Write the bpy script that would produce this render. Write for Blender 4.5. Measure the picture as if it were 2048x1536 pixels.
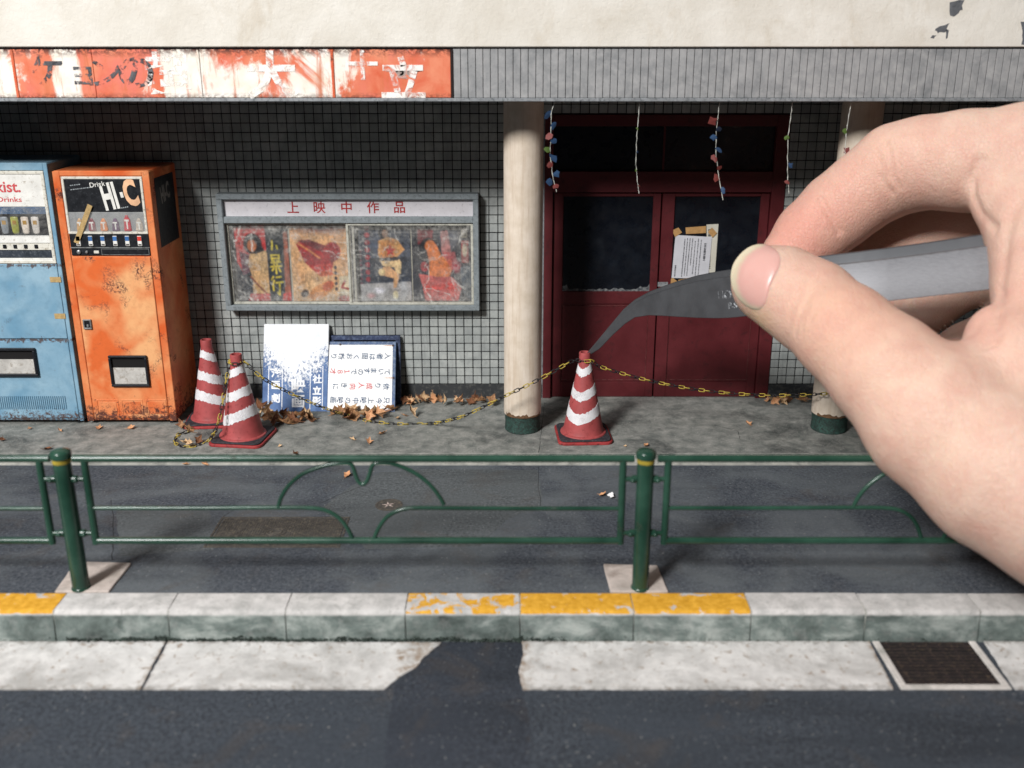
import bpy, bmesh, math, random
import numpy as np
from mathutils import Vector, Matrix, Euler

# ------------------------------------------------------------------ clear
for o in list(bpy.data.objects):
    bpy.data.objects.remove(o)
SC = bpy.context.scene
COL = SC.collection
U = 0.001                      # everything below is written in millimetres of the 1/24 model
RNG = random.Random(11)

# ------------------------------------------------------------------ camera
FPX, PITCH, HCAM = 2000.0, math.radians(18.6), 110.0
CP, SP = math.cos(PITCH), math.sin(PITCH)
cam_d = bpy.data.cameras.new('camera')
cam_d.sensor_width = 36.0
cam_d.lens = 36.0 * FPX / 2048.0
cam_d.clip_start, cam_d.clip_end = 0.005, 20.0
cam_d.dof.use_dof = True
cam_d.dof.focus_distance = 0.287
cam_d.dof.aperture_fstop = 17.0
cam = bpy.data.objects.new('camera', cam_d)
COL.objects.link(cam)
cam.location = (0, 0, HCAM * U)
cam.rotation_euler = (math.pi / 2 - PITCH, 0, 0)
SC.camera = cam

# ------------------------------------------------------------------ world and lamps (an indoor table-top shot)
w = bpy.data.worlds.new('World')
SC.world = w
w.use_nodes = True
w.node_tree.nodes['Background'].inputs[0].default_value = (0.78, 0.86, 1.0, 1)
w.node_tree.nodes['Background'].inputs[1].default_value = 0.022

def area(name, loc, target, size, power, color):
    l = bpy.data.lights.new(name, 'AREA')
    l.shape, l.size, l.energy, l.color = 'DISK', size * U, power, color
    o = bpy.data.objects.new(name, l)
    COL.objects.link(o)
    o.location = Vector(loc) * U
    d = Vector(target) - Vector(loc)
    o.rotation_euler = d.to_track_quat('-Z', 'Y').to_euler()
    return o
area('desk_lamp', (-340, -300, 480), (-10, 270, 30), 150, 7.5, (1.0, 0.99, 0.975))
area('ceiling_lamp', (-420, -200, 820), (0, 220, 0), 420, 2.3, (0.92, 0.96, 1.0))

SC.view_settings.view_transform = 'Standard'
SC.view_settings.look = 'None'
SC.view_settings.gamma = 1.0
SC.view_settings.use_curve_mapping = False
SC.view_settings.exposure = 0.0
SC.cycles.use_denoising = True
SC.cycles.diffuse_bounces = 2

# ------------------------------------------------------------------ pixel -> place
def ray(u, v):
    x, y = (u - 1024) / FPX, (v - 768) / FPX
    return np.array([x, CP - y * SP, -SP - y * CP])
CAM0 = np.array([0, 0, HCAM])
def on_z(u, v, z=0.0):
    r = ray(u, v); return CAM0 + r * ((z - HCAM) / r[2])
def on_y(u, v, Y):
    r = ray(u, v); return CAM0 + r * (Y / r[1])
def at_d(u, v, d):
    return CAM0 + ray(u, v) * d
def xz(u, v, Y):
    p = on_y(u, v, Y); return p[0], p[2]

# ------------------------------------------------------------------ colours and materials
def lin(c):
    return c / 12.92 if c <= 0.04045 else ((c + 0.055) / 1.055) ** 2.4
def rgb(r, g, b):
    return (lin(r / 255), lin(g / 255), lin(b / 255), 1)

class Mat:
    def __init__(s, name, color=(0.5, 0.5, 0.5, 1), rough=0.6, metal=0.0, spec=0.4):
        s.m = bpy.data.materials.new(name)
        s.m.use_nodes = True
        s.t = s.m.node_tree
        s.b = s.t.nodes['Principled BSDF']
        s.b.inputs['Base Color'].default_value = color
        s.b.inputs['Roughness'].default_value = rough
        s.b.inputs['Metallic'].default_value = metal
        s.b.inputs['Specular IOR Level'].default_value = spec
        g = s.t.nodes.new('ShaderNodeNewGeometry')
        sc = s.t.nodes.new('ShaderNodeVectorMath'); sc.operation = 'SCALE'
        sc.inputs['Scale'].default_value = 1000.0
        s.t.links.new(g.outputs['Position'], sc.inputs[0])
        s.P = sc.outputs[0]
        s.N = g.outputs['Normal']
        s._sep = None
    def put(s, inp, v):
        if hasattr(v, 'is_linked') or hasattr(v, 'links'):
            s.t.links.new(v, inp)
        else:
            try: inp.default_value = v
            except Exception: inp.default_value = (v, v, v, 1)
    def sep(s):
        if s._sep is None:
            s._sep = s.t.nodes.new('ShaderNodeSeparateXYZ')
            s.t.links.new(s.P, s._sep.inputs[0])
        return s._sep.outputs
    def noise(s, freq, detail=3, rough=0.55, dist=0.0, stretch=None, off=(0, 0, 0)):
        n = s.t.nodes.new('ShaderNodeTexNoise')
        mp = s.t.nodes.new('ShaderNodeMapping')
        mp.inputs['Scale'].default_value = stretch or (1, 1, 1)
        mp.inputs['Location'].default_value = off
        s.t.links.new(s.P, mp.inputs['Vector'])
        s.t.links.new(mp.outputs[0], n.inputs['Vector'])
        n.inputs['Scale'].default_value = freq
        n.inputs['Detail'].default_value = detail
        n.inputs['Roughness'].default_value = rough
        n.inputs['Distortion'].default_value = dist
        return n.outputs['Fac']
    def ramp(s, fac, stops):
        r = s.t.nodes.new('ShaderNodeValToRGB')
        e = r.color_ramp.elements
        while len(e) < len(stops): e.new(0.5)
        for k, (p, c) in enumerate(stops):
            e[k].position = p
            e[k].color = (c, c, c, 1) if isinstance(c, (int, float)) else c
        s.put(r.inputs[0], fac)
        return r.outputs[0]
    def mix(s, fac, a, b, mode='MIX'):
        n = s.t.nodes.new('ShaderNodeMix'); n.data_type = 'RGBA'; n.blend_type = mode
        s.put(n.inputs[0], fac); s.put(n.inputs[6], a); s.put(n.inputs[7], b)
        return n.outputs[2]
    def mth(s, op, a, b=0.0, clamp=False):
        n = s.t.nodes.new('ShaderNodeMath'); n.operation = op; n.use_clamp = clamp
        s.put(n.inputs[0], a); s.put(n.inputs[1], b)
        return n.outputs[0]
    def base(s, c): s.put(s.b.inputs['Base Color'], c); return s
    def rough(s, r): s.put(s.b.inputs['Roughness'], r); return s
    def alpha(s, a): s.put(s.b.inputs['Alpha'], a); return s
    def bump(s, h, dist_mm, strength=1.0):
        n = s.t.nodes.new('ShaderNodeBump')
        n.inputs['Strength'].default_value = strength
        n.inputs['Distance'].default_value = dist_mm * U
        s.put(n.inputs['Height'], h)
        s.t.links.new(n.outputs[0], s.b.inputs['Normal'])
        return s
    def attr(s, name):
        n = s.t.nodes.new('ShaderNodeVertexColor'); n.layer_name = name
        return n.outputs[0]

MATS = {}
def simple(name, c, rough=0.6, metal=0.0, var=0.25, freq=0.35, bump=0.03, bfreq=3.0, dirt=None, dirt_amt=0.3, spec=0.4):
    """one coloured stuff with uneven tone, some grime of its own and a fine relief"""
    if name in MATS: return MATS[name].m
    M = Mat(name, c, rough, metal, spec)
    n1 = M.noise(freq, 4, 0.6)
    dark = tuple(x * (1 - var) for x in c[:3]) + (1,)
    lite = tuple(min(1, x * (1 + var * 0.6)) for x in c[:3]) + (1,)
    col = M.ramp(n1, [(0.3, dark), (0.7, lite)])
    if dirt:
        n2 = M.noise(freq * 2.7, 6, 0.7, 0.3, off=(3, 7, 1))
        f = M.ramp(n2, [(0.62 - dirt_amt * 0.35, 0.0), (0.74 - dirt_amt * 0.2, 1.0)])
        col = M.mix(f, col, dirt)
    M.base(col)
    M.rough(M.ramp(n1, [(0.2, max(0.05, rough - 0.1)), (0.8, min(1, rough + 0.12))]))
    if bump: M.bump(M.noise(bfreq, 3), bump, 0.8)
    MATS[name] = M
    return M.m

def rusty(name, c, fade, rust=rgb(58, 30, 22), rough=0.45, amt=0.5, low=None, streak=None, seed=0):
    """old enamel: sun-faded clouds, rust blooms with ragged edges, chips"""
    if name in MATS: return MATS[name].m
    M = Mat(name, c, rough)
    big = M.noise(0.085, 3, 0.5, 0.4, off=(seed, seed * 2, 5))
    col = M.ramp(big, [(0.36, c), (0.66, fade)])
    mid = M.noise(0.6, 5, 0.65, 0.2, off=(seed + 4, 1, seed))
    col = M.mix(M.ramp(mid, [(0.45, 0.0), (0.8, 0.35)]), col, tuple(x * 0.62 for x in c[:3]) + (1,))
    zone = M.noise(0.13, 2, 0.5, 0.6, off=(seed * 3 + 1, 9, seed))
    fine = M.noise(1.5, 7, 0.75, 0.5, off=(2, seed, 8))
    f = M.mth('MULTIPLY', M.ramp(zone, [(0.64 - 0.16 * amt, 0), (0.78 - 0.16 * amt, 1)]), M.ramp(fine, [(0.47, 0), (0.56, 1)]))
    chips = M.ramp(M.noise(0.9, 8, 0.8, 0.8, off=(7, 3, seed)), [(0.72 - 0.05 * amt, 0), (0.75 - 0.05 * amt, 1)])
    f = M.mth('MAXIMUM', f, chips)
    if low is not None:            # rust gathers where water stands: along the foot
        z = M.sep()[2]
        foot = M.mth('SUBTRACT', 1.0, M.mth('DIVIDE', M.mth('SUBTRACT', z, low[0]), low[1]), True)
        g = M.ramp(M.mth('ADD', M.noise(0.8, 7, 0.78, 0.4), M.mth('MULTIPLY', foot, 0.27)), [(0.655, 0), (0.74, 0.95)])
        f = M.mth('MAXIMUM', f, g)
    if streak is not None:         # a corroded seam at a given height
        z = M.sep()[2]
        for zz, wid in streak:
            band = M.mth('SUBTRACT', 1.0, M.mth('DIVIDE', M.mth('ABSOLUTE', M.mth('SUBTRACT', z, zz)), wid), True)
            g = M.ramp(M.mth('ADD', M.noise(0.5, 7, 0.75, 0.4, stretch=(1, 1, 0.6)), M.mth('MULTIPLY', band, 0.24)), [(0.66, 0), (0.73, 0.9)])
            f = M.mth('MAXIMUM', f, g)
    M.base(M.mix(f, col, M.mix(M.noise(2.2, 3), rust, tuple(x * 1.9 for x in rust[:3]) + (1,))))
    M.rough(M.mth('ADD', rough - 0.05, M.mth('MULTIPLY', f, 0.4)))
    M.bump(M.mth('ADD', M.mth('MULTIPLY', f, 0.7), M.mth('MULTIPLY', M.noise(0.4, 3), 0.6)), 0.06, 0.7)
    MATS[name] = M
    return M.m

# ------------------------------------------------------------------ mesh collector (millimetres, world placed)
class MB:
    def __init__(s): s.v, s.f = [], []
    def add(s, vs, fs):
        k = len(s.v)
        s.v += [tuple(map(float, p)) for p in vs]
        s.f += [tuple(i + k for i in f) for f in fs]
        return s
    def box(s, x0, x1, y0, y1, z0, z1):
        vs = [(x0, y0, z0), (x1, y0, z0), (x1, y1, z0), (x0, y1, z0), (x0, y0, z1), (x1, y0, z1), (x1, y1, z1), (x0, y1, z1)]
        return s.add(vs, [(0, 3, 2, 1), (4, 5, 6, 7), (0, 1, 5, 4), (1, 2, 6, 5), (2, 3, 7, 6), (3, 0, 4, 7)])
    def slab(s, pts, off):
        """a polygon (3-D points) thickened by the vector off"""
        n = len(pts); off = np.array(off)
        vs = [np.array(p) for p in pts] + [np.array(p) + off for p in pts]
        fs = [tuple(range(n)), tuple(range(2 * n - 1, n - 1, -1))]
        fs += [(i, i + n, (i + 1) % n + n, (i + 1) % n) for i in range(n)]
        return s.add(vs, fs)
    def tube(s, pts, r, seg=10, caps=True, closed=False):
        P = [np.array(p, float) for p in pts]; n = len(P)
        R = r if isinstance(r, (list, tuple, np.ndarray)) else [r] * n
        up = None; rings = []
        for i in range(n):
            if closed: t = P[(i + 1) % n] - P[i - 1]
            else: t = P[min(i + 1, n - 1)] - P[max(i - 1, 0)]
            t = t / (np.linalg.norm(t) + 1e-12)
            if up is None:
                a = np.array([0, 0, 1.0]) if abs(t[2]) < 0.9 else np.array([0, 1.0, 0])
                up = a
            sd = np.cross(t, up); sd /= np.linalg.norm(sd) + 1e-12
            up = np.cross(sd, t)
            rings.append([P[i] + R[i] * (math.cos(q) * sd + math.sin(q) * up) for q in np.linspace(0, 2 * math.pi, seg, endpoint=False)])
        vs = [p for rg in rings for p in rg]; fs = []
        for i in range(n if closed else n - 1):
            a, b = i * seg, ((i + 1) % n) * seg
            fs += [(a + k, a + (k + 1) % seg, b + (k + 1) % seg, b + k) for k in range(seg)]
        if caps and not closed:
            fs += [tuple(range(seg - 1, -1, -1)), tuple(range((n - 1) * seg, n * seg))]
        return s.add(vs, fs)
    def lathe(s, prof, c, seg=32, closed=False):
        vs, fs = [], []
        for r, z in prof:
            vs += [(c[0] + r * math.cos(a), c[1] + r * math.sin(a), c[2] + z) for a in np.linspace(0, 2 * math.pi, seg, endpoint=False)]
        m = len(prof)
        for i in range(m if closed else m - 1):
            a, b = i * seg, ((i + 1) % m) * seg
            fs += [(a + k, a + (k + 1) % seg, b + (k + 1) % seg, b + k) for k in range(seg)]
        if not closed:
            if prof[0][0] > 1e-6: fs.append(tuple(range(seg - 1, -1, -1)))
            if prof[-1][0] > 1e-6: fs.append(tuple(range((m - 1) * seg, m * seg)))
        return s.add(vs, fs)
    def mesh(s, name, org=(0, 0, 0), bevel=0.0, smooth=False, seg=1):
        me = bpy.data.meshes.new(name)
        o = np.array(org)
        me.from_pydata([tuple((np.array(p) - o) * U) for p in s.v], [], s.f)
        bm = bmesh.new(); bm.from_mesh(me)
        if bevel > 0:
            ed = [e for e in bm.edges if len(e.link_faces) == 2 and e.calc_face_angle(0) > 0.6]
            bmesh.ops.bevel(bm, geom=ed, offset=bevel * U, segments=seg, affect='EDGES', profile=0.6, clamp_overlap=True)
        bmesh.ops.recalc_face_normals(bm, faces=bm.faces)
        bm.to_mesh(me); bm.free()
        if smooth:
            for p in me.polygons: p.use_smooth = True
        return me
    def build(s, name, mat, parent=None, bevel=0.0, smooth=False, seg=1, auto=None):
        org = tuple(ORG.get(parent.name, (0, 0, 0))) if parent else (0, 0, 0)
        me = s.mesh(name, org, bevel, smooth, seg)
        if auto: 
            me.polygons.foreach_set('use_smooth', [True] * len(me.polygons))
            me.set_sharp_from_angle(angle=math.radians(auto))
        if mat: me.materials.append(mat)
        o = bpy.data.objects.new(name, me)
        COL.objects.link(o)
        if parent: o.parent = parent
        ORG[o.name] = org
        return o
ORG = {}

def tag(o, label, cat, group=None, kind=None):
    o['label'] = label; o['category'] = cat
    if group: o['group'] = group
    if kind: o['kind'] = kind
    return o
def struct(o):
    o['kind'] = 'structure'; return o
def thing(name, loc, label, cat, group=None):
    o = bpy.data.objects.new(name, None)
    o.empty_display_size = 0.003
    COL.objects.link(o)
    o.location = Vector(tuple(map(float, loc))) * U
    ORG[o.name] = tuple(map(float, loc))
    return tag(o, label, cat, group)
def one(o, loc):
    """move the origin of a one-mesh thing to its base"""
    me = o.data; L = np.array(loc, float) * U
    me.transform(Matrix.Translation(-Vector(L)))
    o.location = Vector(L)
    ORG[o.name] = tuple(loc)
    return o

# lettering as real flat shapes
def glyphs(text, size, fat=0.0, align='CENTER'):
    c = bpy.data.curves.new('letters', 'FONT')
    c.body, c.size, c.align_x, c.align_y, c.offset = text, size, align, 'CENTER', fat
    c.resolution_u = 3
    o = bpy.data.objects.new('letters', c)
    COL.objects.link(o)
    dg = bpy.context.evaluated_depsgraph_get(); dg.update()
    me = bpy.data.meshes.new_from_object(o.evaluated_get(dg))
    vs = [(v.co.x, v.co.y) for v in me.vertices]
    fs = [tuple(p.vertices) for p in me.polygons]
    bpy.data.objects.remove(o); bpy.data.curves.remove(c); bpy.data.meshes.remove(me)
    return vs, fs
def letter_on(mb, text, size, o, ex, ey, n, lift=0.05, fat=0.0, rot=0.0, sx=1.0, sy=1.0, align='CENTER', shear=0.0):
    """text laid on the plane through o with axes ex, ey"""
    vs, fs = glyphs(text, size, fat, align)
    if not vs: return
    if align == 'CENTER':          # centre on the ink, not on the line box
        xs = [p[0] for p in vs]; ys = [p[1] for p in vs]
        cx, cy = (min(xs) + max(xs)) / 2, (min(ys) + max(ys)) / 2
        vs = [(x - cx, y - cy) for x, y in vs]
    c, s_ = math.cos(rot), math.sin(rot)
    o, ex, ey, n = map(lambda q: np.array(q, float), (o, ex, ey, n))
    P = []
    for x, y in vs:
        x, y = x * sx + y * shear, y * sy
        x, y = c * x - s_ * y, s_ * x + c * y
        P.append(o + ex * x + ey * y + n * lift)
    mb.add(P, fs)
EX, EY, EZ = np.array([1.0, 0, 0]), np.array([0, 1.0, 0]), np.array([0, 0, 1.0])

# a small painter for printed paper: colours per vertex of a fine sheet
class Canvas:
    back = 0.5
    def __init__(s, w, h, c):
        s.w, s.h = w, h
        s.y, s.x = np.mgrid[0:h, 0:w]
        s.x = s.x / (w - 1); s.y = s.y / (h - 1)       # y from the top
        s.a = np.zeros((h, w, 3)) + np.array(c[:3])
    def put(s, m, c):
        m = np.clip(m, 0, 1)[..., None]
        s.a = s.a * (1 - m) + np.array(c[:3]) * m
    def ell(s, cx, cy, rx, ry, c, ang=0, soft=0.15, a=1.0):
        ca, sa = math.cos(ang), math.sin(ang); asp = s.h / s.w
        dx, dy = s.x - cx, (s.y - cy) * asp
        px, py = (ca * dx + sa * dy) / rx, (-sa * dx + ca * dy) / (ry * asp)
        s.put((1 - np.sqrt(px * px + py * py)) / soft * a if a == 1 else np.clip((1 - np.sqrt(px * px + py * py)) / soft, 0, 1) * a, c)
    def poly(s, pts, c, a=1.0):
        inside = np.zeros(s.x.shape, bool)
        n = len(pts)
        for i in range(n):
            x0, y0 = pts[i]; x1, y1 = pts[(i + 1) % n]
            if y0 == y1: continue
            cond = ((y0 > s.y) != (y1 > s.y)) & (s.x < (x1 - x0) * (s.y - y0) / (y1 - y0) + x0)
            inside ^= cond
        s.put(inside * a, c)
    def line(s, pts, wd, c, a=1.0):
        asp = s.h / s.w
        m = np.zeros(s.x.shape)
        for (x0, y0), (x1, y1) in zip(pts[:-1], pts[1:]):
            dx, dy = x1 - x0, (y1 - y0) * asp
            t = np.clip(((s.x - x0) * dx + (s.y - y0) * asp * dy) / (dx * dx + dy * dy + 1e-9), 0, 1)
            dd = np.hypot(s.x - x0 - t * dx, (s.y - y0) * asp - t * dy)
            m = np.maximum(m, np.clip((wd - dd) / (wd * 0.4), 0, 1))
        s.put(m * a, c)
    def aged(s, seed=0):
        r = np.random.default_rng(seed)
        def cloud(n):
            g = r.random((n + 2, n + 2))
            yy, xx = s.y * n, s.x * n
            i, j = yy.astype(int), xx.astype(int); fy, fx = yy - i, xx - j
            fy, fx = fy * fy * (3 - 2 * fy), fx * fx * (3 - 2 * fx)
            return (g[i, j] * (1 - fx) + g[i, j + 1] * fx) * (1 - fy) + (g[i + 1, j] * (1 - fx) + g[i + 1, j + 1] * fx) * fy
        for _ in range(2):
            s.a = (s.a * 2 + np.roll(s.a, 1, 0) + np.roll(s.a, -1, 0) + np.roll(s.a, 1, 1) + np.roll(s.a, -1, 1)) / 6
        tone = 0.45 * cloud(5) + 0.4 * cloud(11) + 0.5 * cloud(24) + 0.35 * cloud(48)
        s.a = s.a ** 1.12 * (0.32 + 0.82 * tone)[..., None]
        hue = (cloud(7) - 0.5)[..., None] * np.array([0.16, 0.0, -0.12])
        s.a = np.clip(s.a * (1 + hue), 0, 1)
        pale = np.clip((cloud(9) * cloud(30) - 0.45) * 2.0, 0, 0.25)[..., None]
        s.a = s.a * (1 - pale) + np.array([0.55, 0.54, 0.52]) * pale
    def speck(s, amt, seed=0):
        r = np.random.default_rng(seed)
        k = r.normal(0, 1, s.a.shape[:2])
        for _ in range(2):
            k = (k + np.roll(k, 1, 0) + np.roll(k, -1, 0) + np.roll(k, 1, 1) + np.roll(k, -1, 1)) / 5
        s.a = np.clip(s.a * (1 + amt * k[..., None] * 2.2), 0, 1)
    def sheet(s, name, corners, n, mat, thick=0.12):
        """corners tl, tr, br, bl -> a thin solid sheet with the print on its front"""
        tl, tr, br, bl = [np.array(c, float) for c in corners]
        X, Y = s.x[..., None], s.y[..., None]
        P = (tl * (1 - X) + tr * X) * (1 - Y) + (bl * (1 - X) + br * X) * Y
        h, w_ = s.h, s.w
        V = P.reshape(-1, 3)
        idx = np.arange(h * w_).reshape(h, w_)
        F = np.stack([idx[:-1, :-1], idx[1:, :-1], idx[1:, 1:], idx[:-1, 1:]], -1).reshape(-1, 4).tolist()
        border = list(idx[0, :]) + list(idx[1:, -1]) + list(idx[-1, -2::-1]) + list(idx[-2:0, 0])
        k = len(V)
        V = np.vstack([V, V[border] - np.array(n) * thick])
        nb = len(border)
        F += [[border[i], border[(i + 1) % nb], k + (i + 1) % nb, k + i] for i in range(nb)]
        F.append([k + i for i in range(nb)][::-1])
        c = P.reshape(-1, 3).mean(0)
        base = np.array([(bl[0] + br[0]) / 2, (bl[1] + br[1]) / 2, min(bl[2], br[2])])
        me = bpy.data.meshes.new(name)
        me.from_pydata([tuple(q) for q in (V - base) * U], [], F)
        ca = me.color_attributes.new('print', 'FLOAT_COLOR', 'POINT')
        cols = np.ones((len(V), 4)); cols[:k, :3] = s.a.reshape(-1, 3); cols[k:, :3] = s.back
        ca.data.foreach_set('color', cols.ravel())
        me.materials.append(mat)
        o = bpy.data.objects.new(name, me); COL.objects.link(o)
        o.location = Vector(tuple(base * U))
        ORG[o.name] = tuple(base)
        return o
Mp = Mat('printed_paper', rough=0.55); Mp.base(Mp.attr('print')); Mp.bump(Mp.noise(0.5, 3), 0.08, 0.5)
PRINT = Mp.m
# ================================================================== levels (mm)
Z_WALK = -3.1                                   # asphalt pavement
Y_EDGE = on_z(1024, 908, 0)[1]                  # front edge of the concrete apron
Y_WALL = on_z(1024, 796, 0)[1]                  # tiled wall
Y_KB = on_z(1024, 1187, Z_WALK)[1]              # kerb back
Y_KF = on_z(1024, 1222, Z_WALK)[1]              # kerb front
Z_ROAD = on_y(1024, 1284, Y_KF - 0.6)[2]
Y_GF = on_z(1024, 1378, Z_ROAD + 0.25)[1]       # front edge of the gutter slabs
Y_FAS = Y_EDGE + 0.4                            # canopy fascia
Z_FB = on_y(1024, 203, Y_FAS)[2]
Z_FT = on_y(1024, 97, Y_FAS)[2]
XL, XR = -215.0, 215.0

# ------------------------------------------------------------------ ground materials
def asphalt(name, dark, lite, stain, seed):
    M = Mat(name, rough=0.85, spec=0.3)
    g = M.noise(1.25, 6, 0.9, off=(seed, 0, 0))
    col = M.ramp(g, [(0.40, dark), (0.60, lite)])
    big = M.noise(0.035, 4, 0.6, 0.5, off=(seed, 3, 0))
    col = M.mix(M.ramp(big, [(0.42, 0.0), (0.6, 0.62)]), col, stain)
    band = M.noise(0.05, 4, 0.55, 0.3, stretch=(0.25, 1.4, 1), off=(9, seed, 0))
    col = M.mix(M.ramp(band, [(0.5, 0.0), (0.75, 0.5)]), col, tuple(x * 0.5 for x in dark[:3]) + (1,))
    brown = M.noise(0.07, 5, 0.65, 0.6, off=(1, seed + 5, 2))
    col = M.mix(M.ramp(brown, [(0.55, 0.0), (0.75, 0.45)]), col, rgb(84, 74, 66))
    sp = M.ramp(M.noise(1.4, 2, 0.5, off=(seed, 8, 8)), [(0.695, 0.0), (0.72, 0.7)])
    col = M.mix(sp, col, rgb(150, 150, 148))
    M.base(col)
    M.bump(M.mth('ADD', M.noise(3.2, 4, 0.8), M.mth('MULTIPLY', M.noise(0.12, 3), 2.0)), 0.16, 0.9)
    return M.m
M_ROAD = asphalt('road_asphalt', rgb(36, 40, 47), rgb(80, 86, 94), rgb(60, 66, 74), 3)
M_WALK = asphalt('pavement_asphalt', rgb(44, 49, 57), rgb(94, 99, 106), rgb(106, 111, 114), 17)

def concrete(name, a, b, stain, rough=0.8, sfreq=0.12, samt=0.5, bfreq=2.0, bd=0.08, speck=0.0):
    M = Mat(name, rough=rough, spec=0.3)
    n = M.noise(0.25, 6, 0.65, 0.3)
    col = M.ramp(n, [(0.32, a), (0.68, b)])
    f = M.ramp(M.noise(sfreq, 6, 0.7, 0.5, off=(4, 4, 4)), [(0.5, 0.0), (0.72, samt)])
    col = M.mix(f, col, stain)
    f2 = M.ramp(M.noise(1.3, 6, 0.8, 0.4), [(0.56, 0.0), (0.68, samt * 0.7)])
    col = M.mix(f2, col, tuple(x * 0.6 for x in stain[:3]) + (1,))
    if speck:
        col = M.mix(M.ramp(M.noise(2.4, 3, 0.7, off=(6, 6, 1)), [(0.62, 0), (0.7, speck)]), col, rgb(205, 202, 194))
    M.base(col)
    M.bump(M.mth('ADD', M.noise(bfreq, 4, 0.7), M.mth('MULTIPLY', M.noise(0.2, 4), 1.5)), bd, 0.8)
    return M.m
M_APRON = concrete('apron_concrete', rgb(104, 108, 104), rgb(158, 157, 151), rgb(50, 54, 54), sfreq=0.055, samt=0.95, bd=0.14, speck=0.75)
M_KERB = concrete('kerb_concrete', rgb(176, 172, 166), rgb(226, 218, 212), rgb(128, 132, 124), samt=0.45)
def gutter_mat():
    M = Mat('gutter_concrete', rough=0.8, spec=0.3)
    col = M.ramp(M.noise(0.22, 6, 0.65, 0.3), [(0.3, rgb(194, 191, 188)), (0.68, rgb(228, 225, 222))])
    col = M.mix(M.ramp(M.noise(0.05, 7, 0.72, 0.6, off=(4, 4, 4)), [(0.46, 0), (0.64, 0.75)]), col, rgb(158, 155, 151))
    col = M.mix(M.ramp(M.noise(0.9, 8, 0.8, 0.5, off=(1, 7, 4)), [(0.60, 0), (0.70, 0.55)]), col, rgb(122, 114, 106))
    x, y, _ = M.sep()
    for ue, wd in ((835, 7.0), (1043, 3.5), (309, 1.6), (1764, 2.0)):      # mud-stained broken ends
        xe = on_z(ue, 1330, Z_ROAD)[0]
        m_ = M.mth('SUBTRACT', 1.0, M.mth('DIVIDE', M.mth('ABSOLUTE', M.mth('SUBTRACT', x, xe)), wd), True)
        f = M.ramp(M.mth('ADD', M.noise(0.5, 6, 0.75, 0.4), M.mth('MULTIPLY', m_, 0.22)), [(0.58, 0), (0.74, 0.7)])
        col = M.mix(f, col, rgb(142, 120, 98))
    for ye in (Y_KF - 0.6, Y_GF):                                           # dirt packed along both long edges
        m_ = M.mth('SUBTRACT', 1.0, M.mth('DIVIDE', M.mth('ABSOLUTE', M.mth('SUBTRACT', y, ye)), 2.2), True)
        f = M.ramp(M.mth('ADD', M.noise(0.6, 7, 0.78, 0.4), M.mth('MULTIPLY', m_, 0.2)), [(0.60, 0), (0.72, 0.6)])
        col = M.mix(f, col, rgb(120, 114, 106))
    M.base(col)
    M.bump(M.mth('ADD', M.noise(2.0, 4, 0.7), M.mth('MULTIPLY', M.noise(0.2, 4), 1.5)), 0.09, 0.8)
    return M.m
M_GUT = gutter_mat()
M_PAD = concrete('post_pad_concrete', rgb(170, 160, 152), rgb(205, 192, 184), rgb(110, 92, 80), samt=0.6)

# ------------------------------------------------------------------ road, pavement, apron
def sheet(name, x0, x1, y0, y1, z, mat, thick=4.0):
    b = MB().box(x0, x1, y0, y1, z - thick, z)
    return struct(b.build(name, mat))
sheet('road', XL, XR, 20, Y_KF - 0.02, Z_ROAD, M_ROAD)
walk = sheet('pavement', XL, XR, Y_KB + 0.03, Y_EDGE - 0.7, Z_WALK, M_WALK, 6)
apron = sheet('apron', XL, XR, Y_EDGE, Y_WALL + 6, 0.0, M_APRON, 7)
# worn, chipped concrete lip along the apron and the flush strip in front of its step
lip = MB()
xs = np.arange(XL, XR, 1.1)
top, bot = [], []
for x in xs:
    j = RNG.uniform(-0.16, 0.16) + (RNG.random() < 0.14) * RNG.uniform(0.1, 0.35)
    top.append((x, Y_EDGE + 0.5 + j, 0.05)); bot.append((x, Y_EDGE - 0.1 + 0.4 * j, -0.25 - abs(j)))
k = len(xs)
back = [(x, Y_EDGE + 0.6, -0.9) for x in xs]
low = [(x, Y_EDGE - 0.12, -3.2) for x in xs]
lip.add(top + bot + low, [(i, k + i, k + i + 1, i + 1) for i in range(k - 1)] + [(k + i, 2 * k + i, 2 * k + i + 1, k + i + 1) for i in range(k - 1)])
M_LIP = concrete('worn_edge', rgb(150, 150, 144), rgb(188, 186, 178), rgb(80, 84, 82), samt=0.8)
lip.build('worn_edge', M_LIP, apron)
MB().box(XL, XR, Y_EDGE - 1.0, Y_EDGE - 0.16, Z_WALK - 2, Z_WALK + 0.1).build('edging', M_LIP, apron)

def crack(px, z, wid, parent, name='crack'):
    P = []
    for (u0, v0), (u1, v1) in zip(px[:-1], px[1:]):
        for t in np.linspace(0, 1, 7)[:-1]:
            P.append(on_z(u0 + (u1 - u0) * t, v0 + (v1 - v0) * t, z))
    P.append(on_z(*px[-1], z))
    P = [p + np.array([RNG.uniform(-0.22, 0.22), RNG.uniform(-0.22, 0.22), 0]) for p in P]
    L, R_ = [], []
    for i, p in enumerate(P):
        t = P[min(i + 1, len(P) - 1)] - P[max(i - 1, 0)]; t /= np.linalg.norm(t)
        s = np.array([-t[1], t[0], 0]) * wid * RNG.uniform(0.35, 1.0)
        L.append(p + s); R_.append(p - s)
    n = len(P)
    b = MB().add(L + R_, [(i, i + 1, n + i + 1, n + i) for i in range(n - 1)])
    return b.build(name, simple('crack_dirt', rgb(34, 34, 36), 0.95), parent)
crack([(222, 1000), (228, 1060), (224, 1120)], Z_WALK + 0.03, 0.13, walk)
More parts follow.
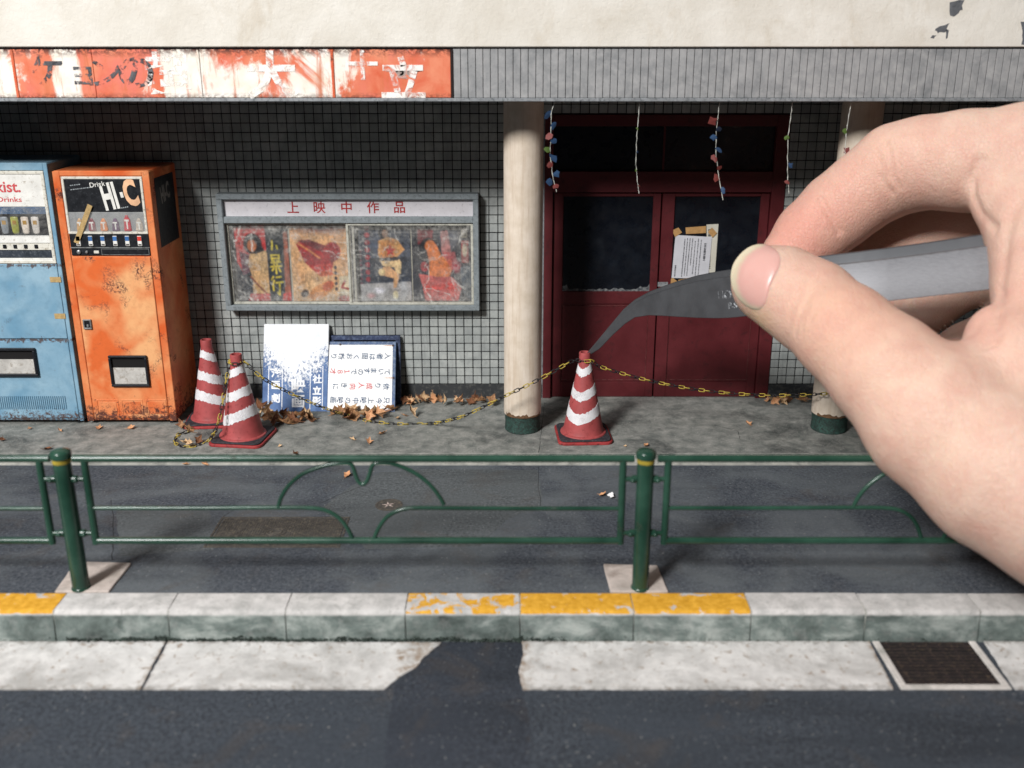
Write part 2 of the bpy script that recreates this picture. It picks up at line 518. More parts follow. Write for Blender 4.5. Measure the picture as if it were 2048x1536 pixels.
crack([(640, 1006), (690, 985), (745, 965)], Z_WALK + 0.03, 0.12, walk)
crack([(446, 1034), (470, 1018), (500, 1008)], Z_WALK + 0.03, 0.12, walk)
crack([(1078, 925), (1076, 965), (1082, 1010)], Z_WALK + 0.03, 0.07, walk)
crack([(1090, 805), (1083, 860), (1078, 905)], 0.04, 0.09, apron)
crack([(700, 903), (745, 899), (800, 903)], 0.04, 0.1, apron)
crack([(1480, 880), (1475, 862), (1430, 850)], 0.04, 0.1, apron)

# resurfaced patches: thin overlays of a different mix
def relay(name, px, z, mat, par):
    P = []
    for i, (u, v) in enumerate(px):
        u2, v2 = px[(i + 1) % len(px)]
        a_, b__ = on_z(u, v, z), on_z(u2, v2, z)
        n = max(2, int(np.linalg.norm(b__ - a_) / 1.5))
        for k in range(n):
            P.append(a_ + (b__ - a_) * k / n + np.array([RNG.uniform(-.25, .25), RNG.uniform(-.2, .2), 0]))
    return MB().slab(P, (0, 0, -0.3)).build(name, mat, par)
M_PATCH = asphalt('patch_asphalt', rgb(62, 67, 70), rgb(112, 116, 118), rgb(92, 96, 98), 41)
M_PATCHD = asphalt('patch_asphalt_dark', rgb(34, 38, 45), rgb(70, 75, 84), rgb(56, 61, 70), 53)
relay('patch', [(700, 972), (760, 945), (860, 938), (1076, 940), (1086, 1010), (1010, 1040), (960, 1092), (730, 1098), (700, 1060), (640, 1020)], Z_WALK + 0.02, M_PATCH, walk)
relay('patch', [(232, 1012), (420, 1016), (425, 1100), (240, 1112)], Z_WALK + 0.02, M_PATCH, walk)
ROADOBJ = bpy.data.objects['road']
relay('patch', [(884, 1276), (1046, 1276), (1046, 1378), (1062, 1470), (1054, 1700), (760, 1700), (770, 1480), (790, 1372)], Z_ROAD + 0.02, M_PATCHD, ROADOBJ)

# ------------------------------------------------------------------ kerb stones
kerb = struct(MB().box(XL, XR, Y_KF + 0.5, Y_KB - 0.15, Z_ROAD - 3, Z_WALK - 1.2).build('kerb', M_KERB))
def kerb_mat(name, yellow, wear=0.6):
    M = Mat(name, rough=0.75, spec=0.3)
    n = M.noise(0.25, 6, 0.65, 0.3)
    col = M.ramp(n, [(0.3, rgb(168, 166, 163)), (0.65, rgb(208, 204, 201))])
    col = M.mix(M.ramp(M.noise(1.1, 6, 0.75), [(0.54, 0), (0.70, 0.5)]), col, rgb(128, 128, 123))
    col = M.mix(M.ramp(M.noise(0.32, 8, 0.78, 0.7, off=(8, 2, 5)), [(0.55, 0), (0.70, 0.6)]), col, rgb(112, 112, 106))
    z = M.sep()[2]
    # green-grey algae film holds to the upright face below the arris
    film = M.mth('DIVIDE', M.mth('SUBTRACT', Z_WALK - 0.75, z), 0.5, True)
    grime = M.ramp(M.noise(0.16, 5, 0.65, 0.4, stretch=(0.7, 1, 1)), [(0.3, rgb(62, 70, 67)), (0.5, rgb(106, 116, 112)), (0.68, rgb(160, 166, 161))])
    grime = M.mix(M.ramp(M.noise(0.9, 5, 0.75), [(0.55, 0), (0.7, 0.45)]), grime, rgb(60, 68, 64))
    col = M.mix(M.mth('MULTIPLY', film, M.ramp(M.noise(0.5, 4, 0.6), [(0.2, 0.75), (0.5, 1.0)])), col, grime)
    if yellow:
        up = M.mth('DIVIDE', M.mth('SUBTRACT', z, M.mth('ADD', Z_WALK - 1.0, M.mth('MULTIPLY', M.noise(0.35, 5, 0.7, 0.4), 0.55))), 0.09, True)
        chip = M.ramp(M.noise(0.22, 7, 0.72, 0.7, off=(2, 1, 7)), [(wear, 1), (wear + 0.025, 0)])
        yc = M.ramp(M.noise(0.7, 4, 0.6), [(0.3, rgb(196, 140, 30)), (0.7, rgb(228, 172, 62))])
        col = M.mix(M.mth('MULTIPLY', up, chip), col, yc)
    M.base(col)
    M.bump(M.mth('ADD', M.noise(2.0, 4, 0.7), M.mth('MULTIPLY', M.noise(0.25, 4), 1.4)), 0.08, 0.8)
    return M.m
M_KS, M_KY = kerb_mat('kerb_stone_concrete', False), kerb_mat('kerb_stone_yellow', True, 0.57)
M_KW = kerb_mat('kerb_stone_worn_yellow', True, 0.475)
jx = [on_y(u, 1222, Y_KF)[0] for u in (105, 335, 570, 810, 1040, 1268, 1503, 1733, 1962)]
step = (jx[-1] - jx[0]) / 8
jx = [jx[0] - step * k for k in (4, 3, 2, 1)] + jx + [jx[-1] + step * k for k in (1, 2, 3)]
for i in range(len(jx) - 1):
    g = 0.13
    x0, x1 = jx[i] + g, jx[i + 1] - g
    dy, dz = RNG.uniform(-0.12, 0.12), RNG.uniform(-0.08, 0.06)
    prof = [(Y_KB, Z_WALK + 0.1), (Y_KF + 0.9, Z_WALK + 0.1), (Y_KF + 0.35, Z_WALK - 0.08), (Y_KF + 0.05, Z_WALK - 0.42), (Y_KF - 0.1, Z_WALK - 0.95), (Y_KF - 0.55, Z_ROAD + 0.02), (Y_KB, Z_ROAD + 0.02)]
    pts = [(x0, y + dy, z + dz) for y, z in prof]
    b = MB(); ns = 22; nprof = len(pts); vs = []
    for k in range(ns + 1):
        end = k in (0, ns)
        chip = (RNG.random() < 0.13) * RNG.uniform(0.15, 0.5) + (0.12 if end else 0)
        for m_, (xx, yy, zz) in enumerate(pts):
            jx_ = x0 + (x1 - x0) * k / ns + (0 if end else RNG.uniform(-0.2, 0.2))
            if 1 <= m_ <= 4: yy += RNG.uniform(-0.04, 0.05) + chip * 0.5; zz -= abs(RNG.gauss(0, 0.03)) + chip * (0.6 if m_ < 4 else 0.1)
            vs.append((jx_, yy, zz))
    fs = [tuple(range(nprof)), tuple(range(ns * nprof + nprof - 1, ns * nprof - 1, -1))]
    for k in range(ns):
        for m_ in range(nprof):
            a_, b__ = k * nprof + m_, k * nprof + (m_ + 1) % nprof
            fs.append((a_, b__, b__ + nprof, a_ + nprof))
    b.add(vs, fs)
    b.build('kerb_stone', (M_KW if i == 7 else M_KY) if (i in (7, 8, 9) or i == 3) else M_KS, kerb, auto=38)
# mortar in the joints
for x in jx:
    MB().box(x - 0.12, x + 0.12, Y_KF + 0.12, Y_KB - 0.2, Z_ROAD, Z_WALK - 0.15).build('mortar_joint', M_LIP, kerb)

# ------------------------------------------------------------------ gutter slabs
ZG = Z_ROAD + 0.25
gutter = struct(MB().box(XL, XR, Y_GF + 1.0, Y_KF - 1.2, Z_ROAD - 2.5, Z_ROAD - 0.1).build('gutter_bed', M_LIP))
YB = Y_KF - 0.62
def gx(u, v): return on_z(u, v, ZG)
def slab_piece(pts):
    P = []
    for i, p in enumerate(pts):
        q = pts[(i + 1) % len(pts)]
        n = max(1, int(math.dist(p, q) / 1.1))
        for k in range(n):
            t = k / n
            P.append((p[0] + (q[0] - p[0]) * t + RNG.uniform(-0.12, 0.12), p[1] + (q[1] - p[1]) * t + RNG.uniform(-0.1, 0.1), ZG + 0.0))
    b = MB().slab(P, (0, 0, -0.8))
    return b.build('gutter_slab', M_GUT, gutter, bevel=0.08)
def P2(u, v): p = gx(u, v); return (p[0], min(p[1], YB))
slab_piece([(XL, YB), P2(333, 1280), P2(305, 1330), P2(281, 1378), (XL, Y_GF)])
slab_piece([P2(338, 1280), P2(884, 1284), P2(850, 1312), P2(832, 1334), P2(800, 1352), P2(768, 1378), P2(285, 1378)])
slab_piece([P2(1044, 1280), P2(1738, 1280), P2(1788, 1378), P2(1046, 1378), P2(1038, 1345), P2(1046, 1310)])
slab_piece([P2(1966, 1280), (XR, YB), (XR, Y_GF), P2(2030, 1378)])
# muddy fillet where kerb meets gutter
b = MB()
for i in range(1700):
    x = RNG.uniform(-95, 12) if i < 1300 else RNG.uniform(-140, 140)
    y = Y_KF - 0.5 - abs(RNG.gauss(0, 0.2)); z = ZG + RNG.uniform(-0.05, 0.95) * max(0.12, math.sin(x * 0.31) * 0.35 + math.sin(x * 0.83) * 0.3 + 0.5)
    r = RNG.uniform(0.2, 0.75) * (1.0 if i < 1300 else 0.5)
    pts = [np.array([x, y, z]) + r * np.array([RNG.uniform(-1, 1), RNG.uniform(-0.6, 0.6), RNG.uniform(-0.5, 0.9)]) for _ in range(4)]
    b.add(pts, [(0, 1, 2), (0, 2, 3), (0, 3, 1), (1, 3, 2)])
o = b.build('moss', simple('moss', rgb(52, 62, 56), 0.95, var=0.4, freq=1.2))
tag(o, 'dark dried moss crumbs along the foot of the kerb', 'moss', kind='stuff')

# ------------------------------------------------------------------ drain grate
gc = gx(1880, 1325)
grate = thing('drain_grate', (gc[0], gc[1], Z_ROAD), 'rusty brown drain grate in a white concrete frame beside the kerb', 'drain')
q = [gx(1752, 1284), gx(1956, 1284), gx(2020, 1377), gx(1795, 1377)]
x0, x1 = (q[0][0] + q[3][0]) / 2, (q[1][0] + q[2][0]) / 2
y0, y1 = Y_GF + 0.05, YB - 0.02
fw = 1.5
fr = MB()
fr.box(x0, x1, y0, y0 + fw, Z_ROAD - 1, ZG + 0.08)
fr.box(x0, x0 + fw, y0 + fw, y1, Z_ROAD - 1, ZG + 0.08)
fr.box(x1 - fw, x1, y0 + fw, y1, Z_ROAD - 1, ZG + 0.08)
fr.build('frame', M_KERB, grate, bevel=0.15)
RUST = simple('rust_iron', rgb(44, 34, 33), 0.85, var=0.45, freq=0.5, bump=0.08, bfreq=2.2, dirt=rgb(84, 70, 56), dirt_amt=0.3)
DARK = simple('dark_void', rgb(22, 20, 20), 0.95)
MB().box(x0 + fw, x1 - fw, y0 + fw, y1, Z_ROAD + 0.02, Z_ROAD + 0.05).build('pit', DARK, grate)
nb = 13
for i in range(nb):
    yy = y0 + fw + (i + 0.5) * (y1 - y0 - fw) / nb
    MB().box(x0 + fw + 0.05, x1 - fw - 0.05, yy - 0.3, yy + 0.3, Z_ROAD + 0.06, ZG + RNG.uniform(-0.12, 0.0)).build('bar', RUST, grate, bevel=0.06)
for i in range(7):
    xx = x0 + fw + (i + 0.5) * (x1 - x0 - 2 * fw) / 7
    MB().box(xx - 0.2, xx + 0.2, y0 + fw + 0.05, y1 - 0.05, Z_ROAD + 0.07, ZG - 0.14).build('cross_bar', RUST, grate)

# ------------------------------------------------------------------ manhole covers in the pavement
ZM = Z_WALK + 0.1
mc = on_z(566, 1062, Z_WALK)
mh = thing('manhole_cover', (mc[0], mc[1], Z_WALK), 'rectangular rusty manhole cover with studs and an oval emblem', 'manhole cover')
a, c_ = on_z(448, 1036, ZM), on_z(694, 1036, ZM)
yb, yf = a[1], on_z(560, 1092, ZM)[1]
xa, xb = a[0], c_[0]
MH = simple('manhole_iron', rgb(74, 70, 66), 0.8, var=0.35, freq=0.4, bump=0.06, bfreq=2.5, dirt=rgb(104, 96, 84), dirt_amt=0.4)
MB().box(xa, xb, yf, yb, Z_WALK - 1, ZM).build('plate', MH, mh, bevel=0.1)
fr = MB()
fr.box(xa - 0.75, xa - 0.15, yf - 0.7, yb + 0.7, Z_WALK - 1, ZM + 0.03).box(xb + 0.15, xb + 0.75, yf - 0.7, yb + 0.7, Z_WALK - 1, ZM + 0.03)
fr.box(xa - 0.15, xb + 0.15, yb + 0.15, yb + 0.7, Z_WALK - 1, ZM + 0.03).box(xa - 0.15, xb + 0.15, yf - 0.7, yf - 0.15, Z_WALK - 1, ZM + 0.03)
fr.build('rim', MH, mh, bevel=0.05)
ec = ((xa + xb) / 2 - 0.5, (yf + yb) / 2 - 0.4)
st = MB()
ny = int((yb - yf) / 0.95)
for i in range(int((xb - xa) / 0.62)):
    for j in range(ny):
        x, y = xa + 0.5 + i * 0.62, yf + 0.6 + j * 0.95 + (i % 2) * 0.42
        if math.hypot((x - ec[0]) / 2.7, (y - ec[1]) / 2.3) < 1 or y > yb - 0.3 or RNG.random() < 0.06: continue
        st.box(x - 0.15, x + 0.15, y - 0.28, y + 0.28, ZM - 0.02, ZM + 0.13)
o = st.build('stud_pattern', MH, mh); o['kind'] = 'stuff'
for r in (1.0, 1.75):
    P = [(ec[0] + 1.3 * r * math.cos(t), ec[1] + 1.1 * r * math.sin(t), ZM + 0.05) for t in np.linspace(0, 2 * math.pi, 28, endpoint=False)]
    MB().tube(P, 0.14, 6, closed=True).build('emblem_ring', MH, mh)
rc = on_z(778, 1010, Z_WALK)
rm = thing('valve_cover', (rc[0], rc[1], Z_WALK), 'small round valve cover with a pale painted star in the pavement', 'manhole cover')
MB().lathe([(3.6, -0.5), (3.6, 0.1), (3.1, 0.14), (3.05, 0.05), (0.001, 0.07)], (rc[0], rc[1], Z_WALK), 36).build('plate', MH, rm, auto=30)
b = MB()
for k in range(5):
    a_ = math.radians(90 + 72 * k + 12)
    e, s_ = np.array([math.cos(a_), math.sin(a_), 0]), np.array([-math.sin(a_), math.cos(a_), 0])
    c0 = np.array([rc[0] - 0.2, rc[1], Z_WALK + 0.1])
    b.add([c0 + s_ * 0.34 + e * 0.1, c0 - s_ * 0.34 + e * 0.1, c0 + e * 1.9], [(0, 1, 2)])
b.build('star_mark', simple('chalky_paint', rgb(205, 185, 176), 0.9, dirt=rgb(120, 110, 100)), rm)

# ------------------------------------------------------------------ the cinema building
GROUT = simple('grout', rgb(28, 29, 32), 0.95, bump=0.02)
def tile_mat():
    M = Mat('glazed_tile', rough=0.45, spec=0.4)
    big = M.noise(0.09, 4, 0.6, 0.5)
    col = M.ramp(big, [(0.3, rgb(150, 155, 153)), (0.7, rgb(196, 199, 195))])
    col = M.mix(M.ramp(M.noise(0.6, 6, 0.7, 0.3), [(0.5, 0), (0.78, 0.6)]), col, rgb(122, 126, 126))
    col = M.mix(M.ramp(M.noise(0.33, 1, 0.5, off=(3, 3, 3)), [(0.35, 0.0), (0.75, 0.3)]), col, rgb(146, 150, 150))
    cell = M.t.nodes.new('ShaderNodeVectorMath'); cell.operation = 'SUBTRACT'
    M.t.links.new(M.P, cell.inputs[0]); cell.inputs[1].default_value = (XL + (tx0 - XL) % PIT, 0, ZBASE)
    fl = M.t.nodes.new('ShaderNodeVectorMath'); fl.operation = 'SNAP'
    M.t.links.new(cell.outputs[0], fl.inputs[0]); fl.inputs[1].default_value = (PIT, 5000, PIT)
    wn = M.t.nodes.new('ShaderNodeTexWhiteNoise'); wn.noise_dimensions = '3D'
    M.t.links.new(fl.outputs[0], wn.inputs['Vector'])
    col = M.mix(M.ramp(wn.outputs['Value'], [(0.0, 0.0), (0.7, 0.12), (1.0, 0.42)]), col, rgb(118, 122, 124))
    st_ = M.ramp(M.noise(0.5, 5, 0.7, 0.3, stretch=(1, 1, 0.07), off=(2, 0, 7)), [(0.52, 0), (0.72, 0.4)])
    col = M.mix(st_, col, rgb(92, 94, 94))
    M.base(col)
    M.rough(M.ramp(wn.outputs['Value'], [(0.3, 0.35), (0.7, 0.7)]))
    M.bump(M.noise(1.2, 3), 0.03, 0.5)
    return M.m
M_PLASTER = None
def plaster():
    M = Mat('cream_plaster', rough=0.85, spec=0.25)
    n = M.noise(0.07, 5, 0.6, 0.5)
    col = M.ramp(n, [(0.3, rgb(214, 207, 195)), (0.7, rgb(232, 227, 218))])
    col = M.mix(M.ramp(M.noise(0.11, 6, 0.7, 0.7, stretch=(1, 1, 0.5), off=(1, 5, 2)), [(0.55, 0), (0.8, 0.55)]), col, rgb(188, 172, 148))
    col = M.mix(M.ramp(M.noise(1.6, 4, 0.7), [(0.66, 0), (0.74, 0.5)]), col, rgb(160, 150, 134))
    M.base(col)
    M.bump(M.mth('ADD', M.noise(1.1, 6, 0.7, 0.6), M.noise(0.35, 3)), 0.16, 0.75)
    return M.m
M_PLASTER = plaster()
def column_paint():
    M = Mat('column_paint', rough=0.55)
    col = M.ramp(M.noise(0.2, 5, 0.6), [(0.3, rgb(210, 194, 174)), (0.7, rgb(230, 216, 200))])
    run = M.ramp(M.noise(0.8, 6, 0.7, 0.3, stretch=(1, 1, 0.06)), [(0.5, 0), (0.75, 0.55)])
    col = M.mix(run, col, rgb(178, 152, 126))
    fleck = M.ramp(M.noise(0.7, 8, 0.78, 0.8, stretch=(1, 1, 0.5), off=(3, 1, 1)), [(0.68, 0), (0.71, 0.9)])
    col = M.mix(fleck, col, rgb(96, 78, 62))
    M.base(col); M.bump(M.mth('ADD', M.noise(1.2, 4), M.mth('MULTIPLY', fleck, -0.8)), 0.06, 0.8)
    return M.m
CREAM = column_paint()

bld = thing('cinema_building', (0, Y_WALL, 0), 'old cinema front with tiled wall, red doors, columns and ribbed canopy', 'building')
# --- door opening limits
YD = Y_WALL + 0.9
dxl, dxr = on_y(1087, 600, Y_WALL)[0], on_y(1551, 600, Y_WALL)[0]
dzt = on_y(1300, 229, Y_WALL)[2]
core = MB()
core.box(XL, dxl - 0.05, Y_WALL + 0.35, Y_WALL + 6, -3, Z_FT - 2)
core.box(dxr + 0.05, XR, Y_WALL + 0.35, Y_WALL + 6, -3, Z_FT - 2)
core.box(dxl - 0.05, dxr + 0.05, Y_WALL + 0.35, Y_WALL + 6, dzt + 0.05, Z_FT - 2)
core.box(dxl - 0.05, dxr + 0.05, Y_WALL + 4, Y_WALL + 6, -3, dzt + 0.05)
wall = core.build('wall', GROUT, bld)
ZBASE = on_y(900, 768, Y_WALL)[2]
BASE_M = simple('base_board', rgb(54, 56, 58), 0.8, dirt=rgb(92, 92, 88), dirt_amt=0.3)
sk = MB().box(XL, dxl - 0.1, Y_WALL - 0.15, Y_WALL + 0.34, 0, ZBASE - 0.12).box(dxr + 0.1, XR, Y_WALL - 0.15, Y_WALL + 0.34, 0, ZBASE - 0.12)
sk.build('plinth', BASE_M, bld, bevel=0.1)
# --- tiles
PIT = 2.78
TW = PIT - 0.27
tx0 = on_y(997, 700, Y_WALL)[0] % PIT - PIT
ZBASE = on_y(900, 768, Y_WALL)[2]
M_TILE = tile_mat()
tm = MB().box(-TW / 2, TW / 2, 0, 0.32, -TW / 2, TW / 2).mesh('tile', (0, 0, 0), bevel=0.1)
tm.materials.append(M_TILE)
rest = MB()
cells = []
nx = int((XR - XL) / PIT)
for j in range(int((Z_FB + 4 - ZBASE) / PIT)):
    zc = ZBASE + PIT * (j + 0.5)
    for i in range(nx):
        xc = XL + (tx0 - XL) % PIT + PIT * (i + 0.5)
        if dxl - TW / 2 - 0.1 < xc < dxr + TW / 2 + 0.1 and zc - TW / 2 < dzt + 0.1: continue
        if abs(xc) > 205: continue
        cells.append((xc, zc))
def proj(p):
    q = np.array(p) - CAM0
    d = q[1] * CP - q[2] * SP
    return 1024 + FPX * q[0] / d, 768 - FPX * (q[1] * SP + q[2] * CP) / d
shown = []
for c in cells:
    u, v = proj((c[0], Y_WALL, c[1]))
    if (395 < u < 1012 and v > 628) or (1548 < u < 1660 and v > 660) or (965 < u < 1012 and v > 440):
        shown.append((0 if not (655 < v and 525 < u < 800) else 1, c))
shown.sort(key=lambda t: t[0])
keep = set(c for _, c in shown[:300])
for c in cells:
    j = (RNG.uniform(-0.03, 0.03), RNG.uniform(-0.03, 0.03), RNG.uniform(-0.03, 0.03))
    if c in keep:
        o = bpy.data.objects.new('tile', tm); COL.objects.link(o); o.parent = wall
        o.location = Vector(((c[0] + j[0]) * U, (j[1]) * U, (c[1] + j[2]) * U))
    else:
        h = TW / 2; x, y, z = c[0] + j[0], Y_WALL + j[1], c[1] + j[2]
        rest.add([(x - h, y + .05, z - h), (x + h, y + .05, z - h), (x + h, y + .05, z + h), (x - h, y + .05, z + h),
                  (x - h + .08, y, z - h + .08), (x + h - .08, y, z - h + .08), (x + h - .08, y, z + h - .08), (x - h + .08, y, z + h - .08),
                  (x - h, y + .34, z - h), (x + h, y + .34, z - h), (x + h, y + .34, z + h), (x - h, y + .34, z + h)],
                 [(4, 5, 6, 7), (0, 1, 5, 4), (1, 2, 6, 5), (2, 3, 7, 6), (3, 0, 4, 7), (8, 9, 1, 0), (9, 10, 2, 1), (10, 11, 3, 2), (11, 8, 0, 3)])
o = rest.build('tile_field', M_TILE, wall); o['kind'] = 'stuff'

# --- canopy
can = MB().box(XL, XR, Y_FAS + 0.75, Y_WALL + 0.34, Z_FB + 0.5, Z_FT - 0.2).build('canopy', simple('soffit', rgb(70, 70, 72), 0.9), bld)
GREY = concrete('fascia_grey', rgb(136, 137, 138), rgb(168, 167, 167), rgb(96, 100, 104), samt=0.5, bfreq=1.5, bd=0.05)
xs0 = on_y(906, 150, Y_FAS)[0]
MB().box(xs0, XR, Y_FAS + 0.32, Y_FAS + 0.75, Z_FB + 0.5, Z_FT - 0.1).build('fascia_back', GROUT, can)
sw = 15.05 * (on_y(1400, 150, Y_FAS)[1] * CP + (HCAM - Z_FT + 5) * SP) / FPX
x = xs0 + 0.05; k = 0
while x < XR - sw:
    wdt = sw * RNG.uniform(0.97, 1.03)
    MB().box(x + 0.07, x + wdt - 0.07, Y_FAS + RNG.uniform(0, 0.07), Y_FAS + 0.34, Z_FB + 0.9, Z_FT - 0.12).build('fascia_slat', GREY, can, bevel=0.07)
    x += wdt
ALU = simple('weathered_aluminium', rgb(150, 153, 156), 0.5, metal=0.2, var=0.2, freq=0.5, dirt=rgb(92, 95, 98), dirt_amt=0.35, bump=0.03)
MB().box(XL, XR, Y_FAS - 0.35, Y_FAS + 0.75, Z_FB, Z_FB + 0.85).build('fascia_trim', ALU, can, bevel=0.12)
# --- upper wall with peeled patches
YU = Y_FAS - 0.55
up = MB().box(XL, XR, YU, Y_WALL + 6, Z_FT + 0.35, Z_FT + 70).build('upper_wall', M_PLASTER, bld, bevel=0.2)
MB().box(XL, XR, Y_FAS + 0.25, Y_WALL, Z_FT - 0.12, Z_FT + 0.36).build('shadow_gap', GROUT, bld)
PEEL = simple('bare_render', rgb(98, 100, 104), 0.9, var=0.3, freq=0.6, dirt=rgb(70, 72, 76))
def patch(px):
    P = []
    for i, (u, v) in enumerate(px):
        u2, v2 = px[(i + 1) % len(px)]
        for t in (0, 0.33, 0.66):
            P.append((u + (u2 - u) * t + RNG.uniform(-2, 2), v + (v2 - v) * t + RNG.uniform(-2, 2)))
    pts = [on_y(u, v, YU - 0.04) for u, v in P]
    MB().slab(pts, (0, 0.2, 0)).build('peeled_patch', PEEL, up)
patch([(1900, 3), (1930, 1), (1924, 18), (1912, 33), (1898, 30)])
patch([(1870, 56), (1898, 46), (1894, 62), (1874, 66)])
patch([(1864, 70), (1872, 70), (1868, 79), (1862, 76)])
patch([(1892, 62), (1896, 60), (1895, 76), (1891, 76)])
patch([(2040, 45), (2060, 40), (2060, 92), (2042, 90), (2046, 70)])

# --- columns
COPPER = simple('green_copper', rgb(52, 84, 76), 0.7, var=0.5, freq=0.7, dirt=rgb(38, 40, 38), dirt_amt=0.6, bump=0.06)
for u0, v0 in ((1045, 857), (1657, 857)):
    c = on_z(u0, v0, 0)
    r = 36.5 * (c[1] * CP + HCAM * SP) / FPX
    cz = on_y(1045, 838, c[1] - r)[2]
    col = MB().lathe([(r, cz + 0.2), (r * 1.01, cz + 0.9), (r, 20), (r, Z_FB + 0.5)], (c[0], c[1], 0), 40).build('column', CREAM, bld, auto=40)
    MB().lathe([(r * 0.93, 0), (r * 0.97, 0.3), (r * 0.94, cz * 0.5), (r * 0.97, cz + 0.2)], (c[0], c[1], 0), 36).build('column_foot', COPPER, col, auto=40)
    # dirt splash at the foot of the shaft where paint flaked off
    P = []
    for k in range(22):
        a_ = math.radians(-150 + k * 6)
        P.append((a_, cz + 0.5 + abs(RNG.gauss(0, 0.5))))
    b = MB(); n = len(P)
    b.add([(c[0] + (r * 1.012 + .03) * math.cos(a_), c[1] + (r * 1.012 + .03) * math.sin(a_), cz + 0.15) for a_, _ in P] +
          [(c[0] + (r * 1.008 + .03) * math.cos(a_), c[1] + (r * 1.008 + .03) * math.sin(a_), z) for a_, z in P],
          [(i, i + 1, n + i + 1, n + i) for i in range(n - 1)])
    b.build('paint_flaw', simple('flaked', rgb(112, 84, 60), 0.9, var=0.4, freq=1.0), col)

# --- doors
WOOD = simple('oxblood_paint', rgb(90, 29, 34), 0.5, var=0.22, freq=0.12, bump=0.04, bfreq=1.0, dirt=rgb(66, 24, 27), dirt_amt=0.2)
EDGE = simple('worn_moulding', rgb(120, 78, 74), 0.6, dirt=rgb(92, 34, 38), dirt_amt=0.6)
def glass_dark():
    M = Mat('dusty_dark_glass', rgb(20, 22, 28), 0.22, spec=0.25)
    n = M.ramp(M.noise(0.12, 5, 0.7, 0.4), [(0.45, 0), (0.85, 0.2)])
    col = M.mix(n, rgb(16, 19, 26), rgb(64, 74, 86))
    M.base(col); M.rough(M.ramp(M.noise(0.3, 4), [(0.3, 0.18), (0.7, 0.5)]))
    return M.m
GLASS_D = glass_dark()
DUST = simple('dust', rgb(138, 140, 140), 0.95, dirt=rgb(60, 64, 70), dirt_amt=0.7)
def bx(b, u0, u1, v0, v1, ya, yb, vr=600):
    """a box on the door plane given by pixels (u read at row vr)"""
    X0, X1 = on_y(u0, vr, YD)[0], on_y(u1, vr, YD)[0]
    Z0, Z1 = on_y(1300, v1, YD)[2], on_y(1300, v0, YD)[2]
    b.box(min(X0, X1), max(X0, X1), YD + ya, YD + yb, Z0, Z1); return b
VB, VT = 793, 229
frm = MB()
X = lambda u: on_y(u, 600, YD)[0]
Zv = lambda v: on_y(1300, v, YD)[2]
frm.box(dxl, X(1103), Y_WALL - 0.3, YD + 2, 0, dzt)
frm.box(X(1524), dxr, Y_WALL - 0.3, YD + 2, 0, dzt)
frm.box(X(1103), X(1524), Y_WALL - 0.3, YD + 2, Zv(252), dzt)
frm.box(X(1103), X(1524), Y_WALL - 0.2, YD + 2, Zv(384), Zv(342))
frm.build('door_frame', WOOD, bld, bevel=0.12)
frm2 = MB().box(dxl - 0.5, dxl - 0.05, Y_WALL - 0.1, YD, 0, dzt + 0.3)
frm2.build('metal_edge', ALU, bld)
tr = MB().box(X(1103), X(1314) - 0.3, YD + 0.6, YD + 0.9, Zv(342), Zv(252)).build('transom_pane', GLASS_D, bld)
tr = MB().box(X(1314) + 0.3, X(1524), YD + 0.6, YD + 0.9, Zv(342), Zv(252)).build('transom_pane', GLASS_D, bld)
MB().box(X(1314) - 0.3, X(1314) + 0.3, YD + 0.1, YD + 1.0, Zv(342), Zv(252)).build('mullion', WOOD, bld)
for (ua, ub, ga, gb) in ((1104.5, 1313, 1124, 1298), (1316, 1523, 1340, 1506)):
    Xa, Xb, Ga, Gb = X(ua), X(ub), X(ga), X(gb)
    zt, zg0, zg1, zb = Zv(386), Zv(404) , Zv(583), Zv(VB)
    d = MB()
    d.box(Xa, Ga, YD, YD + 1.2, 0.15, zt)              # stiles
    d.box(Gb, Xb, YD, YD + 1.2, 0.15, zt)
    d.box(Ga, Gb, YD + 0.02, YD + 1.2, Zv(393), zt)    # rails
    d.box(Ga, Gb, YD + 0.02, YD + 1.2, Zv(608), zg1)
    d.box(Ga, Gb, YD + 0.02, YD + 1.2, 0.15, Zv(764))
    leaf = d.build('door', WOOD, bld, bevel=0.1)
    MB().box(Ga, Gb, YD + 0.55, YD + 0.8, zg1, Zv(393)).build('pane', GLASS_D, leaf)
    MB().box(Ga, Gb, YD + 0.4, YD + 0.9, Zv(764), Zv(608)).build('panel', WOOD, leaf, bevel=0.05)
    m = MB()
    m.tube([(Ga + .12, YD + .3, Zv(612)), (Ga + .12, YD + .3, Zv(760)), (Gb - .12, YD + .3, Zv(760)), (Gb - .12, YD + .3, Zv(612))], 0.13, 4, closed=True)
    m.build('moulding', EDGE, leaf)
    # dust gathered at the foot of the pane
    n = 40; T = []; B_ = []
    for k in range(n):
        xx = Ga + (Gb - Ga) * k / (n - 1)
        hgt = 0.35 + abs(RNG.gauss(0, 0.45)) + (0.9 if k > n - 6 or k < 3 else 0)
        B_.append((xx, YD + 0.53, zg1 + 0.01)); T.append((xx, YD + 0.54, zg1 + hgt))
    MB().add(B_ + T, [(i, i + 1, n + i + 1, n + i) for i in range(n - 1)]).build('dust_line', DUST, leaf)
kx, kz = X(1321), Zv(578)
kn = MB().lathe([(0.0, 0), (0.55, 0.15), (0.75, 0.6), (0.5, 1.0), (0.0, 1.1)], (0, 0, 0), 16)
kn.v = [(kx + x_, YD - 0.1 - z_, kz + y_) for x_, y_, z_ in kn.v]
kn.build('knob', simple('brass', rgb(190, 176, 120), 0.4, metal=0.6), bld, smooth=True)
MB().box(X(1314), X(1334), YD - 0.12, YD + 0.02, Zv(573), Zv(564)).build('latch_plate', ALU, bld)
